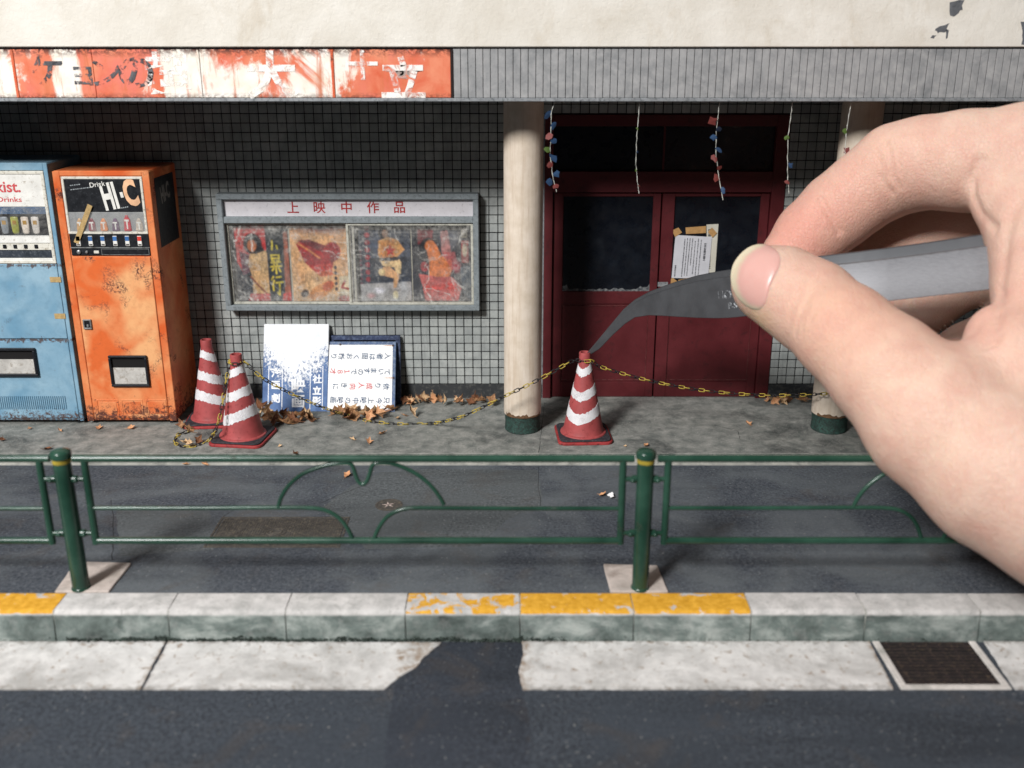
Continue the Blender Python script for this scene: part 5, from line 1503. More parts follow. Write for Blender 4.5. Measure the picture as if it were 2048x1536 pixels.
def neck(c, ang, r=2.05, z=None):
    return np.array([c[0] + r * math.cos(ang), c[1] + r * math.sin(ang), z or nz])
loopB = [neck(CB, math.radians(a), 2.05, nz + 0.1 * math.sin(a)) for a in (185, 230, 275, 320)]
y0_ = CB[1]
chain([neck(CB, math.radians(170)), on_y(456, 740, y0_ - 1.5), on_y(449, 780, y0_ - 3.5), on_y(442, 822, y0_ - 6), on_y(432, 858, y0_ - 7.5), on_z(418, 880, 0.5), on_z(396, 890, 0.35), on_z(370, 893, 0.35), on_z(350, 885, 0.35), on_z(358, 868, 0.4), on_z(377, 862, 0.5), on_z(381, 848, 0.6), on_z(372, 838, 0.35)],
      'yellow and black chain dropping from the cone neck into a heap of leaves', 1)
chain(loopB + [neck(CB, math.radians(10), 2.3, nz - 0.2), on_y(520, 752, 277 * CB[1] / 277), on_y(560, 776, CB[1] + 2.5), on_y(610, 800, CB[1] + 6), on_y(655, 818, CB[1] + 9), on_z(700, 832, 0.6), on_z(745, 843, 0.4), on_z(800, 848, 0.35), on_z(860, 847, 0.5), on_y(915, 836, CC[1] - 0.5), on_y(960, 817, CC[1] - 4), on_y(1010, 792, CC[1] - 6.5), on_y(1060, 768, CC[1] - 6), on_y(1105, 744, CC[1] - 4), on_y(1140, 724, CC[1] - 2), neck(CC, math.radians(190))],
      'long yellow and black chain slung low between two cones past the cream column', 0)
chain([neck(CC, math.radians(200), 2.0), neck(CC, math.radians(270), 2.0), neck(CC, math.radians(330), 2.0), on_y(1200, 733, CC[1] - 0.5), on_y(1255, 750, CC[1]), on_y(1320, 766, CC[1]), on_y(1400, 780, CC[1]), on_y(1480, 788, CC[1]), on_y(1560, 791, CC[1]), on_y(1640, 788, CC[1] - 0.5), on_y(1690, 783, CC[1] - 1.0), on_y(1716, 780, CC[1] + 3.5)],
      'yellow and black chain sagging before the red door towards the hand', 2)

# ================================================================== fallen leaves
LEAFC = [simple('leaf_brown', rgb(170, 126, 88), 0.75, var=0.4, freq=0.9, dirt=rgb(110, 76, 52), dirt_amt=0.4),
         simple('leaf_tan', rgb(212, 178, 138), 0.75, var=0.35, freq=0.9, dirt=rgb(140, 92, 56), dirt_amt=0.3),
         simple('leaf_dark', rgb(122, 80, 54), 0.8, var=0.4, freq=0.9),
         simple('leaf_orange', rgb(208, 156, 114), 0.7, var=0.3, freq=0.9, dirt=rgb(160, 96, 60), dirt_amt=0.3)]
def leaf_mesh(seed, mat):
    R_ = random.Random(seed)
    lobes = [(-2.5, 0.6), (-1.9, 0.45), (-1.3, 0.92), (-0.72, 0.55), (0, 1.1), (0.72, 0.55), (1.3, 0.9), (1.9, 0.45), (2.5, 0.6)]
    out = [(0.0, -0.75)]
    for a, r in lobes:
        a += R_.uniform(-0.1, 0.1); r *= R_.uniform(0.85, 1.15)
        out.append((r * math.sin(a), r * math.cos(a)))
    curl, fold, tw = R_.uniform(0.35, 1.0), R_.uniform(0.3, 1.1), R_.uniform(-0.7, 0.7)
    def lift(x, y): return curl * y * y * 0.55 + fold * abs(x) * 0.75 + tw * x * y
    vs, fs = [], []
    vs.append((0, 0, 0)); n = len(out)
    for sc in (0.5, 1.0):
        vs += [(x * sc, y * sc, lift(x * sc, y * sc) + R_.uniform(-.05, .05)) for x, y in out]
    for i in range(n):
        j = (i + 1) % n
        fs += [(0, 1 + i, 1 + j), (1 + i, 1 + n + i, 1 + n + j, 1 + j)]
    b = MB().add(vs, fs)
    b.tube([(0, 0.2, 0.05), (0, -0.7, 0.1), (0.1, -1.25, 0.35)], [0.05, 0.05, 0.03], 4)
    me = b.mesh('leaf', smooth=False); me.materials.append(mat)
    return me
LEAVES = [leaf_mesh(i, LEAFC[i % 4]) for i in range(12)]
def leaf(u, v, z, s, label, group, tilt=0.5, idx=None):
    p = on_z(u, v, z)
    o = bpy.data.objects.new('fallen_leaf', LEAVES[RNG.randrange(12) if idx is None else idx]); COL.objects.link(o)
    o.location = Vector(tuple((p + np.array([0, 0, 0.1])) * U))
    o.rotation_euler = (RNG.uniform(-tilt, tilt), RNG.uniform(-tilt, tilt), RNG.uniform(0, 6.28))
    o.scale = (s, s, s)
    word = {'leaf_brown': 'mid brown', 'leaf_tan': 'pale tan', 'leaf_dark': 'dark brown', 'leaf_orange': 'orange brown'}[o.data.materials[0].name]
    if '{}' in label: label = label.format(word); group = word + ' ' + group
    tag(o, label, 'leaf', group)
def heap(pts, n, label, group, s=(1.8, 3.0), spread=(14, 6), tilt=1.25):
    for k in range(n):
        u, v, z = pts[k % len(pts)]
        leaf(u + RNG.gauss(0, spread[0]), v + RNG.gauss(0, spread[1] * 0.5), z + abs(RNG.gauss(0, 0.7)), RNG.uniform(*s), label, group, tilt)
heap([(545, 833, 0.5), (580, 835, 0.6), (615, 838, 0.4), (535, 820, 0.8), (600, 830, 1.0), (565, 845, 0.3)], 24, '{} leaf heaped before the worn white and blue board', 'leaves before the worn board')
heap([(690, 826, 0.6), (720, 824, 0.8), (750, 824, 0.8), (770, 822, 0.7), (740, 832, 0.5), (705, 833, 0.4)], 21, '{} leaf heaped before the handwritten board', 'leaves before the handwritten board', s=(1.9, 3.2))
heap([(812, 800, 0.6), (835, 796, 0.8), (862, 797, 0.7), (890, 799, 0.6), (915, 800, 0.6), (940, 801, 0.5), (965, 802, 0.5), (825, 805, 0.5)], 26, 'curled {} leaf lying along the wall foot beside the boards', 'leaves along the wall foot', s=(1.6, 2.6), spread=(11, 3))
heap([(1545, 800, 0.4), (1575, 800, 0.5), (1605, 799, 0.6), (1625, 800, 0.5)], 14, '{} leaf piled between the red door and the column', 'leaves beside the door', s=(1.4, 2.1), spread=(11, 3))
heap([(372, 862, 0.5), (368, 850, 0.6), (372, 886, 0.5), (402, 882, 0.5)], 7, 'curled {} leaf caught in the heaped chain', 'leaves in the heaped chain', s=(1.4, 2.0), spread=(7, 4), tilt=0.7)
for u, v, s in ((197, 857, 1.5), (262, 857, 1.4), (94, 899, 1.6), (4, 880, 1.3), (120, 862, 0.9), (60, 858, 0.8)):
    leaf(u, v, 0.2, s, '{} leaf on the concrete in front of the vending machines', 'leaves before the vending machines', 0.3)
for u, v, s in ((705, 880, 1.1), (738, 885, 1.5), (765, 868, 1.5), (795, 838, 1.3), (810, 832, 1.3), (560, 893, 0.7), (590, 908, 1.3)):
    leaf(u, v, 0.2, s, 'single {} leaf on the bare concrete between two cones', 'leaves on the bare concrete', 0.45)
leaf(1497, 849, 0.15, 1.5, 'lone reddish leaf on the concrete before the red door', 'lone leaves', 0.3, 3)
leaf(1250, 893, 0.1, 0.7, 'tiny pale leaf scrap beside the gripped cone', 'lone leaves', 0.2, 1)
for u, v, s in ((372, 930, 1.2), (410, 930, 1.3), (440, 925, 1.0)):
    leaf(u, v, Z_WALK + 0.15, s, 'dry leaf on the asphalt at the apron step', 'leaves at the apron step', 0.3, 3)
leaf(695, 952, Z_WALK + 0.15, 1.6, 'orange leaf on the asphalt seen through the rail arch', 'lone leaves', 0.35, 3)
leaf(1206, 990, Z_WALK + 0.25, 1.5, 'curled orange leaf on the asphalt beside a white scrap', 'lone leaves', 0.6, 7)
leaf(1292, 892, 0.2, 1.2, 'leaf on the apron edge behind the rail post cap', 'lone leaves', 0.3, 3)
p = on_z(1218, 995, Z_WALK + 0.2)
b = MB()
for k in range(3):
    a = np.array([RNG.uniform(-.6, .6), RNG.uniform(-.8, .8), RNG.uniform(0, .5)])
    b.add([p + a, p + a + (0.9, 0.2, 0.3), p + a + (0.6, 1.1, 0.6), p + a + (-0.3, 0.8, 0.1)], [(0, 1, 2), (0, 2, 3)])
o = one(b.build('paper_scrap', simple('scrap_white', rgb(228, 226, 226), 0.8)), tuple(p))
tag(o, 'small crumpled white paper scrap on the asphalt', 'scrap')

# ================================================================== guard rail
GREEN = rusty('rail_green', rgb(27, 57, 45), rgb(46, 78, 64), rust=rgb(40, 34, 28), rough=0.3, amt=-0.2, seed=31)
YBAND = simple('post_band_yellow', rgb(168, 148, 52), 0.6, var=0.35)
YR = on_z(1278, 1172, Z_WALK + 0.8)[1]
pr = 1.82
for u0, quad, lab in ((166, [(105, 1187), (214, 1187), (262, 1125), (151, 1122)], 'green guard rail post near the yellow kerb end on a skewed concrete pad'),
                 (1279, [(1222, 1187), (1338, 1187), (1315, 1130), (1207, 1127)], 'green guard rail post in front of the gripped cone on a squarish pad')):
    pz_ = [on_z(u, v, Z_WALK + 0.5) for u, v in quad]
    for q in pz_[:2]: q[1] = max(q[1], Y_KB + 0.2)
    P = []
    for i in range(4):
        a, c = pz_[i], pz_[(i + 1) % 4]
        for t_ in np.linspace(0, 1, 5)[:-1]:
            P.append(a + (c - a) * t_ + np.array([RNG.uniform(-.12, .12), RNG.uniform(-.12, .12), 0]) * (0 < t_))
    pc = sum(pz_) / 4
    pad = MB().slab(P, (0, 0, -1.4)).build('post_pad', M_PAD, None, bevel=0.15)
    tag(one(pad, (pc[0], pc[1], Z_WALK)), 'raised concrete pad under the ' + lab.split(' on a ')[0], 'pad', 'rail post pads')
    x = on_z(u0, 1170, Z_WALK + 0.5)[0]
    zt = on_y(u0, 905, YR)[2]
    t = thing('rail_post', (x, YR, Z_WALK + 0.5), lab, 'post', 'green guard rail posts')
    MB().lathe([(pr + 0.25, Z_WALK + 0.4), (pr + 0.2, Z_WALK + 0.7), (pr, Z_WALK + 0.9), (pr, zt - 1.0)], (x, YR, 0), 28).build('pole', GREEN, t, auto=40)
    MB().lathe([(pr + 0.02, zt - 1.2), (pr + 0.32, zt - 1.1), (pr + 0.34, zt - 0.1), (pr + 0.2, zt + 0.3), (pr * 0.6, zt + 0.75), (0.01, zt + 0.9)], (x, YR, 0), 28).build('cap', GREEN, t, auto=45)
    zb_ = on_y(u0, 926, YR - pr)[2]
    MB().lathe([(pr + 0.04, zb_ - 0.6), (pr + 0.06, zb_ - 0.5), (pr + 0.06, zb_ + 0.55), (pr + 0.04, zb_ + 0.6)], (x, YR, 0), 28).build('band', YBAND, t, auto=40)
    for s_ in (-1, 1):
        for v in (958, 1066):
            z = on_y(1278, v, YR)[2]
            b = MB().tube([(x + s_ * (pr - 0.1), YR, z), (x + s_ * (pr + 1.0), YR, z)], 0.85, 12)
            br_ = b.build('clamp', GREEN, t, bevel=0.1, auto=40)
            MB().lathe([(0.0, -0.5), (0.5, -0.35), (0.62, 0), (0.5, 0.35), (0, 0.5)], (x + s_ * (pr + 0.85), YR - 0.75, z), 10).build('bolt', GREEN, br_, smooth=True)
xpL, xpR = on_z(166, 1170, Z_WALK + 0.5)[0], on_z(1279, 1170, Z_WALK + 0.5)[0]
span = xpR - xpL
zT, zM, zL = on_y(700, 917, YR)[2], on_y(700, 1016, YR)[2], on_y(700, 1081, YR)[2]
def arc(c, r0, r1, a0, a1, n=14, p=1.0):
    return [(c[0] + r0 * math.cos(a), YR, c[1] + r1 * math.sin(a)) for a in np.linspace(a0, a1, n)]
def panel(x0, label):
    xa, xb = x0 + 4.75, x0 + span - 4.75
    t = thing('guard_rail', ((xa + xb) / 2, YR, zL), label, 'guard rail', 'green guard rail panels')
    R1, R2 = 0.78, 0.47
    MB().tube([(xa - 2.3, YR, zT), (xb + 2.3, YR, zT)], R1 * 1.05, 14).build('top_rail', GREEN, t, auto=50)
    MB().tube([(xa, YR, zL), (xb, YR, zL)], R1, 14).build('bottom_rail', GREEN, t, auto=50)
    for xx, s_ in ((xa, -1), (xb, 1)):
        MB().tube([(xx, YR, zL - 0.7), (xx, YR, zT - 0.4)], R1, 14).build('upright', GREEN, t, auto=50)
        for v in (958, 1066):
            z = on_y(1278, v, YR)[2]
            MB().tube([(xx, YR, z), (xx + s_ * 2.1, YR, z)], 0.55, 10).build('bracket', GREEN, t, auto=50)
    k = span / (1279 - 166)                         # photo columns of the middle panel give the ornament's proportions
    fx = lambda u: x0 + (u - 166 + 0.0) * span / 1113.0
    q = lambda u, v: np.array([on_y(u, v, YR)[0] - xpL + x0, YR, on_y(u, v, YR)[2]])
    A = [np.array([xa, YR, q(300, 1016)[2]])] + [q(u, v) for u, v in ((250, 1016), (400, 1016), (560, 1015), (622, 1016), (652, 1021), (676, 1034), (692, 1052), (702, 1070), (706, 1080))]
    B_ = [np.array([xb, YR, q(1100, 1017)[2]])] + [q(u, v) for u, v in ((1180, 1017), (1050, 1017), (890, 1016), (826, 1016), (797, 1021), (774, 1034), (760, 1052), (751, 1070), (748, 1080))]
    C_ = [q(u, v) for u, v in ((557, 1014), (562, 996), (577, 972), (602, 950), (634, 936), (664, 928), (694, 926), (704, 930), (710, 946), (716, 962), (725, 969), (734, 962), (740, 946), (745, 930), (756, 926), (782, 927), (812, 937), (842, 954), (866, 976), (882, 998), (890, 1014))]
    for nm, pts in (('scroll_bar', A), ('scroll_bar', B_), ('arch_bar', C_)):
        S = spline(pts, 0.8)
        MB().tube(S, R2, 10).build(nm, GREEN, t, auto=60)
    return t
panel(xpL, 'green tubular guard rail panel with full arch between the two posts')
panel(xpL - span, 'green guard rail running off past the blue vending machine')
panel(xpR, 'green guard rail panel partly hidden by the hand')
# ================================================================== tweezers
def dline(u):
    return float(np.interp(u, [1172, 1300, 1500, 1700, 2000, 2100], [CCD, CCD - 17, 245, 232, 222, 220]))
CCD = (CC[1] - 0.3) * CP + (HCAM - nz) * SP
TWD = simple('tweezer_shaded_steel', rgb(80, 81, 84), 0.5, metal=0.35, var=0.15, freq=0.2, bump=0.01)  # same steel as the arm, with shade and dark reflections painted into its colour
def brushed():
    M = Mat('brushed_steel', rough=0.5, metal=0.45)
    n = M.noise(1.2, 6, 0.75, stretch=(0.6, 0.6, 3.5))
    M.base(M.ramp(n, [(0.3, rgb(98, 98, 101)), (0.7, rgb(126, 126, 129))]))
    M.rough(M.ramp(n, [(0.3, 0.46), (0.7, 0.58)]))
    M.bump(n, 0.01, 0.3)
    return M.m
BRUSH = brushed()
up_px = [(1174, 706), (1189, 690), (1219, 655), (1246, 624), (1269, 606), (1297, 592), (1326, 582), (1355, 573), (1395, 563), (1433, 557), (1461, 554), (1500, 549), (1560, 541), (1640, 533), (1700, 527), (1780, 518), (1860, 508), (1940, 497), (2000, 489), (2024, 486)]
lo_px = [(1177, 712), (1199, 698), (1226, 670), (1250, 648), (1270, 635), (1297, 631), (1326, 632), (1355, 634), (1395, 636), (1433, 637), (1461, 636), (1500, 632), (1560, 627), (1640, 619), (1700, 612), (1780, 602), (1860, 593), (1940, 584), (2000, 577), (2024, 574)]
tip = at_d(1176, 709, CCD)
tw = thing('tweezers', tip, 'steel tweezers with curved tip coloured as shaded, pinching the top of a cone', 'tweezers')
def arm(offset, i0, i1, mat, name, thick=1.1, grow=0.0):
    U_, L_ = [], []
    for k in range(i0, i1 + 1):
        (ua, va), (ub, vb) = up_px[k], lo_px[k]
        f = k / (len(up_px) - 1)
        d = dline((ua + ub) / 2) + offset * min(1, f * 1.6) ** 0.8
        sc = d / (d - offset * min(1, f * 1.6) ** 0.8)
        a, b_ = at_d(ua, va, dline((ua + ub) / 2)), at_d(ub, vb, dline((ua + ub) / 2))
        back = (np.array([0.18, 1.0, 0.10])) * offset * min(1, f * 1.6) ** 0.8
        U_.append(a + back + np.array([0, 0, grow * f])); L_.append(b_ + back + np.array([0, 0, grow * f]))
    th = np.array([0.2, 1.0, 0.0]); th /= np.linalg.norm(th)
    n = len(U_)
    tk = [thick * min(1, 0.35 + 0.65 * (i0 + i) / 5) for i in range(n)]
    vs = U_ + L_ + [U_[i] + th * tk[i] for i in range(n)] + [L_[i] + th * tk[i] for i in range(n)]
    fs = []
    for i in range(n - 1):
        fs += [(i, n + i, n + i + 1, i + 1), (2 * n + i, 2 * n + i + 1, 3 * n + i + 1, 3 * n + i), (i, i + 1, 2 * n + i + 1, 2 * n + i), (n + i, 3 * n + i, 3 * n + i + 1, n + i + 1)]
    fs += [(0, 2 * n, 3 * n, n), (n - 1, 2 * n - 1, 4 * n - 1, 3 * n - 1)]
    return MB().add(vs, fs).build(name, mat, tw, bevel=0.14, auto=40)
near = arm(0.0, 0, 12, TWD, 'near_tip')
arm(0.0, 12, 19, BRUSH, 'near_arm')
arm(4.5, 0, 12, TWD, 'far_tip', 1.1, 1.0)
arm(4.5, 12, 19, TWD, 'far_arm', 1.1, 1.4)  # whole far arm in the painted shade tone too
# stamped marks on the near arm
e1 = at_d(1480, 600, dline(1480)) - at_d(1430, 604, dline(1430)); e1 /= np.linalg.norm(e1)
nrm = np.cross(e1, EZ); nrm /= np.linalg.norm(nrm); e2 = np.cross(nrm, e1) * -1
if nrm[1] > 0: nrm = -nrm
e2 = EZ - e1 * e1[2]; e2 /= np.linalg.norm(e2)
STAMP = simple('stamp_bright', rgb(168, 170, 174), 0.4, metal=0.3, var=0.5, freq=2.5)
for txt, u, v, s_, al in (('HOZ', 1456, 590, 3.3, 'CENTER'), ('P-S', 1466, 611, 2.4, 'CENTER')):
    vs, fs = glyphs(txt, s_, -0.02)
    cx = (min(p[0] for p in vs) + max(p[0] for p in vs)) / 2; cy = (min(p[1] for p in vs) + max(p[1] for p in vs)) / 2
    # outlines only: the stamp is a thin double line
    edges = {}
    for f in fs:
        for i in range(len(f)):
            k = tuple(sorted((f[i], f[(i + 1) % len(f)]))); edges[k] = edges.get(k, 0) + 1
    b = MB()
    o_ = at_d(u, v, dline(u)) + nrm * 0.1
    pt = lambda i: o_ + e1 * (vs[i][0] - cx) + e2 * (vs[i][1] - cy)
    for (i, j), c in edges.items():
        if c == 1 and np.linalg.norm(pt(i) - pt(j)) > 1e-4 and RNG.random() < 0.85: b.tube([pt(i), pt(j)], 0.065, 4)
    b.build('stamped_letters', STAMP, near)

# ================================================================== the hand: a smooth-blended distance field, meshed by surface nets
def cap(u0, v0, d0, r0, u1, v1, d1, r1):
    return (at_d(u0, v0, d0), r0 * d0 / FPX, at_d(u1, v1, d1), r1 * d1 / FPX)
def chain_caps(pts): return [cap(*a, *b_) for a, b_ in zip(pts[:-1], pts[1:])]
def sd_cap(P, c):
    a, ra, b_, rb = c
    ab = b_ - a; L2 = ab.dot(ab) + 1e-9
    t = np.clip(((P - a) @ ab) / L2, 0, 1)
    return np.sqrt(((P - a - t[:, None] * ab) ** 2).sum(1)) - (ra + (rb - ra) * t)
def smin(a, b_, k):
    h = np.clip(k - np.abs(a - b_), 0, None) / k
    return np.minimum(a, b_) - h * h * k * 0.25
def smax(a, b_, k): return -smin(-a, -b_, k)
THUMB = chain_caps([(1534, 566, 234.5, 70), (1562, 576, 233, 80), (1622, 612, 228, 88), (1690, 668, 219, 95), (1772, 742, 213, 110), (1872, 838, 207, 140), (2010, 938, 200, 165), (2150, 1000, 194, 190), (2420, 1150, 180, 215), (2800, 1380, 168, 230)])
INDEX = chain_caps([(1583, 512, 255, 60), (1622, 470, 255, 68), (1676, 422, 254, 74), (1730, 380, 251, 76), (1795, 338, 247, 87), (1850, 325, 242, 88), (1930, 322, 236, 96), (2060, 322, 229, 112), (2200, 330, 224, 128)])
PALM = chain_caps([(2200, 330, 224, 128), (2150, 480, 222, 120), (2140, 640, 214, 120), (2120, 800, 206, 150), (2200, 960, 200, 180)]) + \
       chain_caps([(2008, 392, 226, 62), (2080, 430, 222, 85), (2100, 540, 216, 98)]) + \
       chain_caps([(2190, 420, 250, 150), (2260, 640, 240, 170), (2300, 900, 222, 180)])
WEB = chain_caps([(1992, 668, 212, 56), (2040, 720, 207, 90), (1960, 780, 207, 95)])
MIDDLE = chain_caps([(1660, 575, 268, 52), (1740, 520, 269, 60), (1835, 465, 266, 60), (1960, 430, 256, 70), (2150, 420, 246, 90)])
RINGF = chain_caps([(1760, 660, 268, 50), (1850, 610, 268, 56), (1950, 540, 264, 66), (2150, 540, 250, 90)])
LITTLE = chain_caps([(1850, 740, 258, 44), (1930, 700, 260, 50), (2030, 650, 258, 60), (2180, 660, 246, 90)])
def group(P, caps, k):
    d = sd_cap(P, caps[0])
    for c in caps[1:]: d = smin(d, sd_cap(P, c), k)
    return d
CREASES = []
def field(P, crease=True):
    th = group(P, THUMB, 3.0)
    ix = group(P, INDEX, 2.6)
    pm = group(P, PALM, 7.0)
    wb = group(P, WEB, 5.0)
    body = smin(smin(th, wb, 4.0), pm, 5.0)
    body = smin(body, ix, 1.2) if False else body
    # the index joins only the palm, and merely touches the thumb
    ixp = smin(ix, pm, 3.0)
    d = smin(body, ixp, 0.8)
    for c, k in ((MIDDLE, 1.0), (RINGF, 1.0), (LITTLE, 1.0)):
        d = smin(d, group(P, c, 2.5), k)
    return d
def crease_depth(P):
    d = np.zeros(len(P))
    for pts, r, k in CREASES:
        A = np.array(pts); near = np.where((np.abs(P - A.mean(0)) < np.ptp(A, axis=0) / 2 + 4).all(1))[0]
        if not len(near): continue
        cd = np.full(len(near), 9.0)
        for a, b_ in zip(pts[:-1], pts[1:]):
            cd = np.minimum(cd, sd_cap(P[near], (a, 0, b_, 0)))
        d[near] += np.exp(-(cd / r) ** 2) * k
    return d
def march(px, d0=150.0, fld=None, far=320.0):
    """where the camera-side surface lies under the given image points"""
    px = np.array(px, float)
    R_ = np.stack([ray(u, v) for u, v in px]); t = np.full(len(px), d0)
    ln = np.linalg.norm(R_, axis=1)
    for _ in range(90):
        t = t + np.clip((fld or (lambda q: field(q, False)))(CAM0 + R_ * t[:, None]), -2, 6) / ln * 0.9
        t = np.minimum(t, far)
    return CAM0 + R_ * t[:, None]
def dens(px, n=5):
    out = []
    for a, b_ in zip(px[:-1], px[1:]):
        for t in np.linspace(0, 1, n, endpoint=False): out.append((a[0] + (b_[0] - a[0]) * t, a[1] + (b_[1] - a[1]) * t))
    return out + [px[-1]]
for px, r, k in (([(1640, 398), (1655, 425), (1672, 455), (1678, 464)], 0.85, 0.6),             # distal joint of the index
                 ([(1772, 285), (1782, 320), (1788, 355), (1800, 376)], 0.8, 0.3),
                 ([(1762, 352), (1772, 372), (1784, 386)], 0.8, 0.35),
                 ([(1962, 320), (1945, 352), (1946, 390), (1962, 428), (1990, 455)], 1.2, 0.6),     # base of the index
                 ([(2046, 390), (2024, 430), (2012, 480), (2006, 540), (1998, 600), (1990, 650), (1985, 690)], 1.6, 0.6),
                 ([(1640, 556), (1622, 585), (1606, 615), (1596, 645), (1590, 668)], 0.75, 0.26),   # thumb knuckle folds
                 ([(1628, 548), (1606, 580), (1590, 612), (1580, 640)], 0.65, 0.2),
                 ([(1600, 575), (1588, 600), (1578, 625)], 0.6, 0.18),
                 ([(1652, 572), (1640, 600), (1622, 640)], 0.65, 0.16),
                 ([(1668, 596), (1650, 640), (1640, 675)], 0.8, 0.12), ([(1612, 560), (1596, 590)], 0.6, 0.15), ([(1618, 610), (1606, 640), (1602, 672)], 0.65, 0.16),
                 ([(1795, 300), (1800, 340), (1812, 372)], 0.7, 0.15), ([(1756, 300), (1764, 330), (1774, 352)], 0.7, 0.12), ([(1630, 412), (1646, 440)], 0.7, 0.15),
                 ([(2080, 520), (2064, 600), (2052, 680)], 1.8, 0.35)):
    CREASES.append((list(march(dens(px, 3))), r, k))
# nail bed: a shallow seat pressed into the thumb so the plate reads as set in
NAIL = [(1523, 485), (1498, 491), (1477, 510), (1464, 530), (1460, 553), (1463, 575), (1473, 597), (1490, 613), (1512, 624), (1531, 622), (1535, 600), (1540, 574), (1550, 552), (1563, 532), (1567, 515), (1558, 500), (1542, 490)]
GR = 1.05
lo_, hi_ = np.array([46.0, 125.0, -45.0]), np.array([205.0, 300.0, 122.0])
nxyz = ((hi_ - lo_) / GR).astype(int) + 1
D = np.full(nxyz, 5.0, np.float32)
ax = [lo_[k] + GR * np.arange(nxyz[k]) for k in range(3)]
# coarse pass marks the blocks that hold surface, fine pass fills them
BS = 8
for bi in range(0, nxyz[0], BS):
    cxs = ax[0][bi:bi + BS]
    cent = np.array([(cxs.mean(), ax[1][bj:bj + BS].mean(), ax[2][bk:bk + BS].mean()) for bj in range(0, nxyz[1], BS) for bk in range(0, nxyz[2], BS)])
    dc = field(cent, False); i = 0
    rad = BS * GR * 0.9 + 1.5
    for bj in range(0, nxyz[1], BS):
        for bk in range(0, nxyz[2], BS):
            if abs(dc[i]) < rad:
                g = np.stack(np.meshgrid(cxs, ax[1][bj:bj + BS], ax[2][bk:bk + BS], indexing='ij'), -1)
                D[bi:bi + BS, bj:bj + BS, bk:bk + BS] = field(g.reshape(-1, 3), False).reshape(g.shape[:3])
            else:
                D[bi:bi + BS, bj:bj + BS, bk:bk + BS] = 5.0 if dc[i] > 0 else -5.0
            i += 1
def surface_nets(D):
    ins = D < 0
    n = D.shape
    cnt = np.zeros((n[0] - 1, n[1] - 1, n[2] - 1), int)
    for a in (0, 1):
        for b_ in (0, 1):
            for c in (0, 1):
                cnt += ins[a:n[0] - 1 + a, b_:n[1] - 1 + b_, c:n[2] - 1 + c]
    act = (cnt > 0) & (cnt < 8)
    idx = -np.ones(act.shape, int); ii = np.argwhere(act); idx[act] = np.arange(len(ii))
    acc = np.zeros((len(ii), 3)); w_ = np.zeros(len(ii))
    cor = [(a, b_, c) for a in (0, 1) for b_ in (0, 1) for c in (0, 1)]
    for p in range(8):
        for q in range(p + 1, 8):
            if sum(abs(cor[p][k] - cor[q][k]) for k in range(3)) != 1: continue
            A = D[ii[:, 0] + cor[p][0], ii[:, 1] + cor[p][1], ii[:, 2] + cor[p][2]].astype(float)
            B_ = D[ii[:, 0] + cor[q][0], ii[:, 1] + cor[q][1], ii[:, 2] + cor[q][2]].astype(float)
            m = (A < 0) != (B_ < 0)
            t = np.where(m, A / np.where(m, A - B_, 1), 0)[:, None]
            pt = np.array(cor[p]) * (1 - t) + np.array(cor[q]) * t
            acc[m] += pt[m]; w_[m] += 1
    V = lo_ + GR * (ii + acc / w_[:, None])
    F = []
    for axis in range(3):
        o1, o2 = [(1, 2), (2, 0), (0, 1)][axis]
        sl0 = [slice(None)] * 3; sl1 = [slice(None)] * 3
        sl0[axis] = slice(0, -1); sl1[axis] = slice(1, None)
        a, b_ = ins[tuple(sl0)], ins[tuple(sl1)]
        E = np.argwhere(a != b_)
        ok = (E[:, o1] > 0) & (E[:, o2] > 0) & (E[:, o1] < n[o1] - 1) & (E[:, o2] < n[o2] - 1)
        E = E[ok]; s = a[tuple(E.T)]
        q = []
        for d1, d2 in ((0, 0), (1, 0), (1, 1), (0, 1)):
            c = E.copy(); c[:, o1] -= d1; c[:, o2] -= d2
            q.append(idx[tuple(c.T)])
        q = np.stack(q, 1); q[~s] = q[~s][:, ::-1]
        F.append(q[(q >= 0).all(1)])
    return V, np.vstack(F)
V, F = surface_nets(D)
me = bpy.data.meshes.new('hand')
me.from_pydata([tuple(p) for p in V], [], F.tolist())
bm = bmesh.new(); bm.from_mesh(me)
bmesh.ops.subdivide_edges(bm, edges=bm.edges[:], cuts=1, use_grid_fill=True)
bm.to_mesh(me); bm.free()
V = np.empty(len(me.vertices) * 3); me.vertices.foreach_get('co', V); V = V.reshape(-1, 3)
def grad(P, e=0.3):
    K = np.array([[1, -1, -1], [-1, -1, 1], [-1, 1, -1], [1, 1, 1]], float)
    g = sum(k[None, :] * field(P + k * e, False)[:, None] for k in K)
    return g / (np.linalg.norm(g, axis=1)[:, None] + 1e-9)
NV = grad(V)
V = V - NV * np.clip(field(V, False), -0.6, 0.6)[:, None]
seen = (V[:, 0] < 135)
V[seen] -= NV[seen] * crease_depth(V[seen])[:, None]
base_h = at_d(2150, 1000, 194)
me.vertices.foreach_set('co', ((V - base_h) * U).ravel())
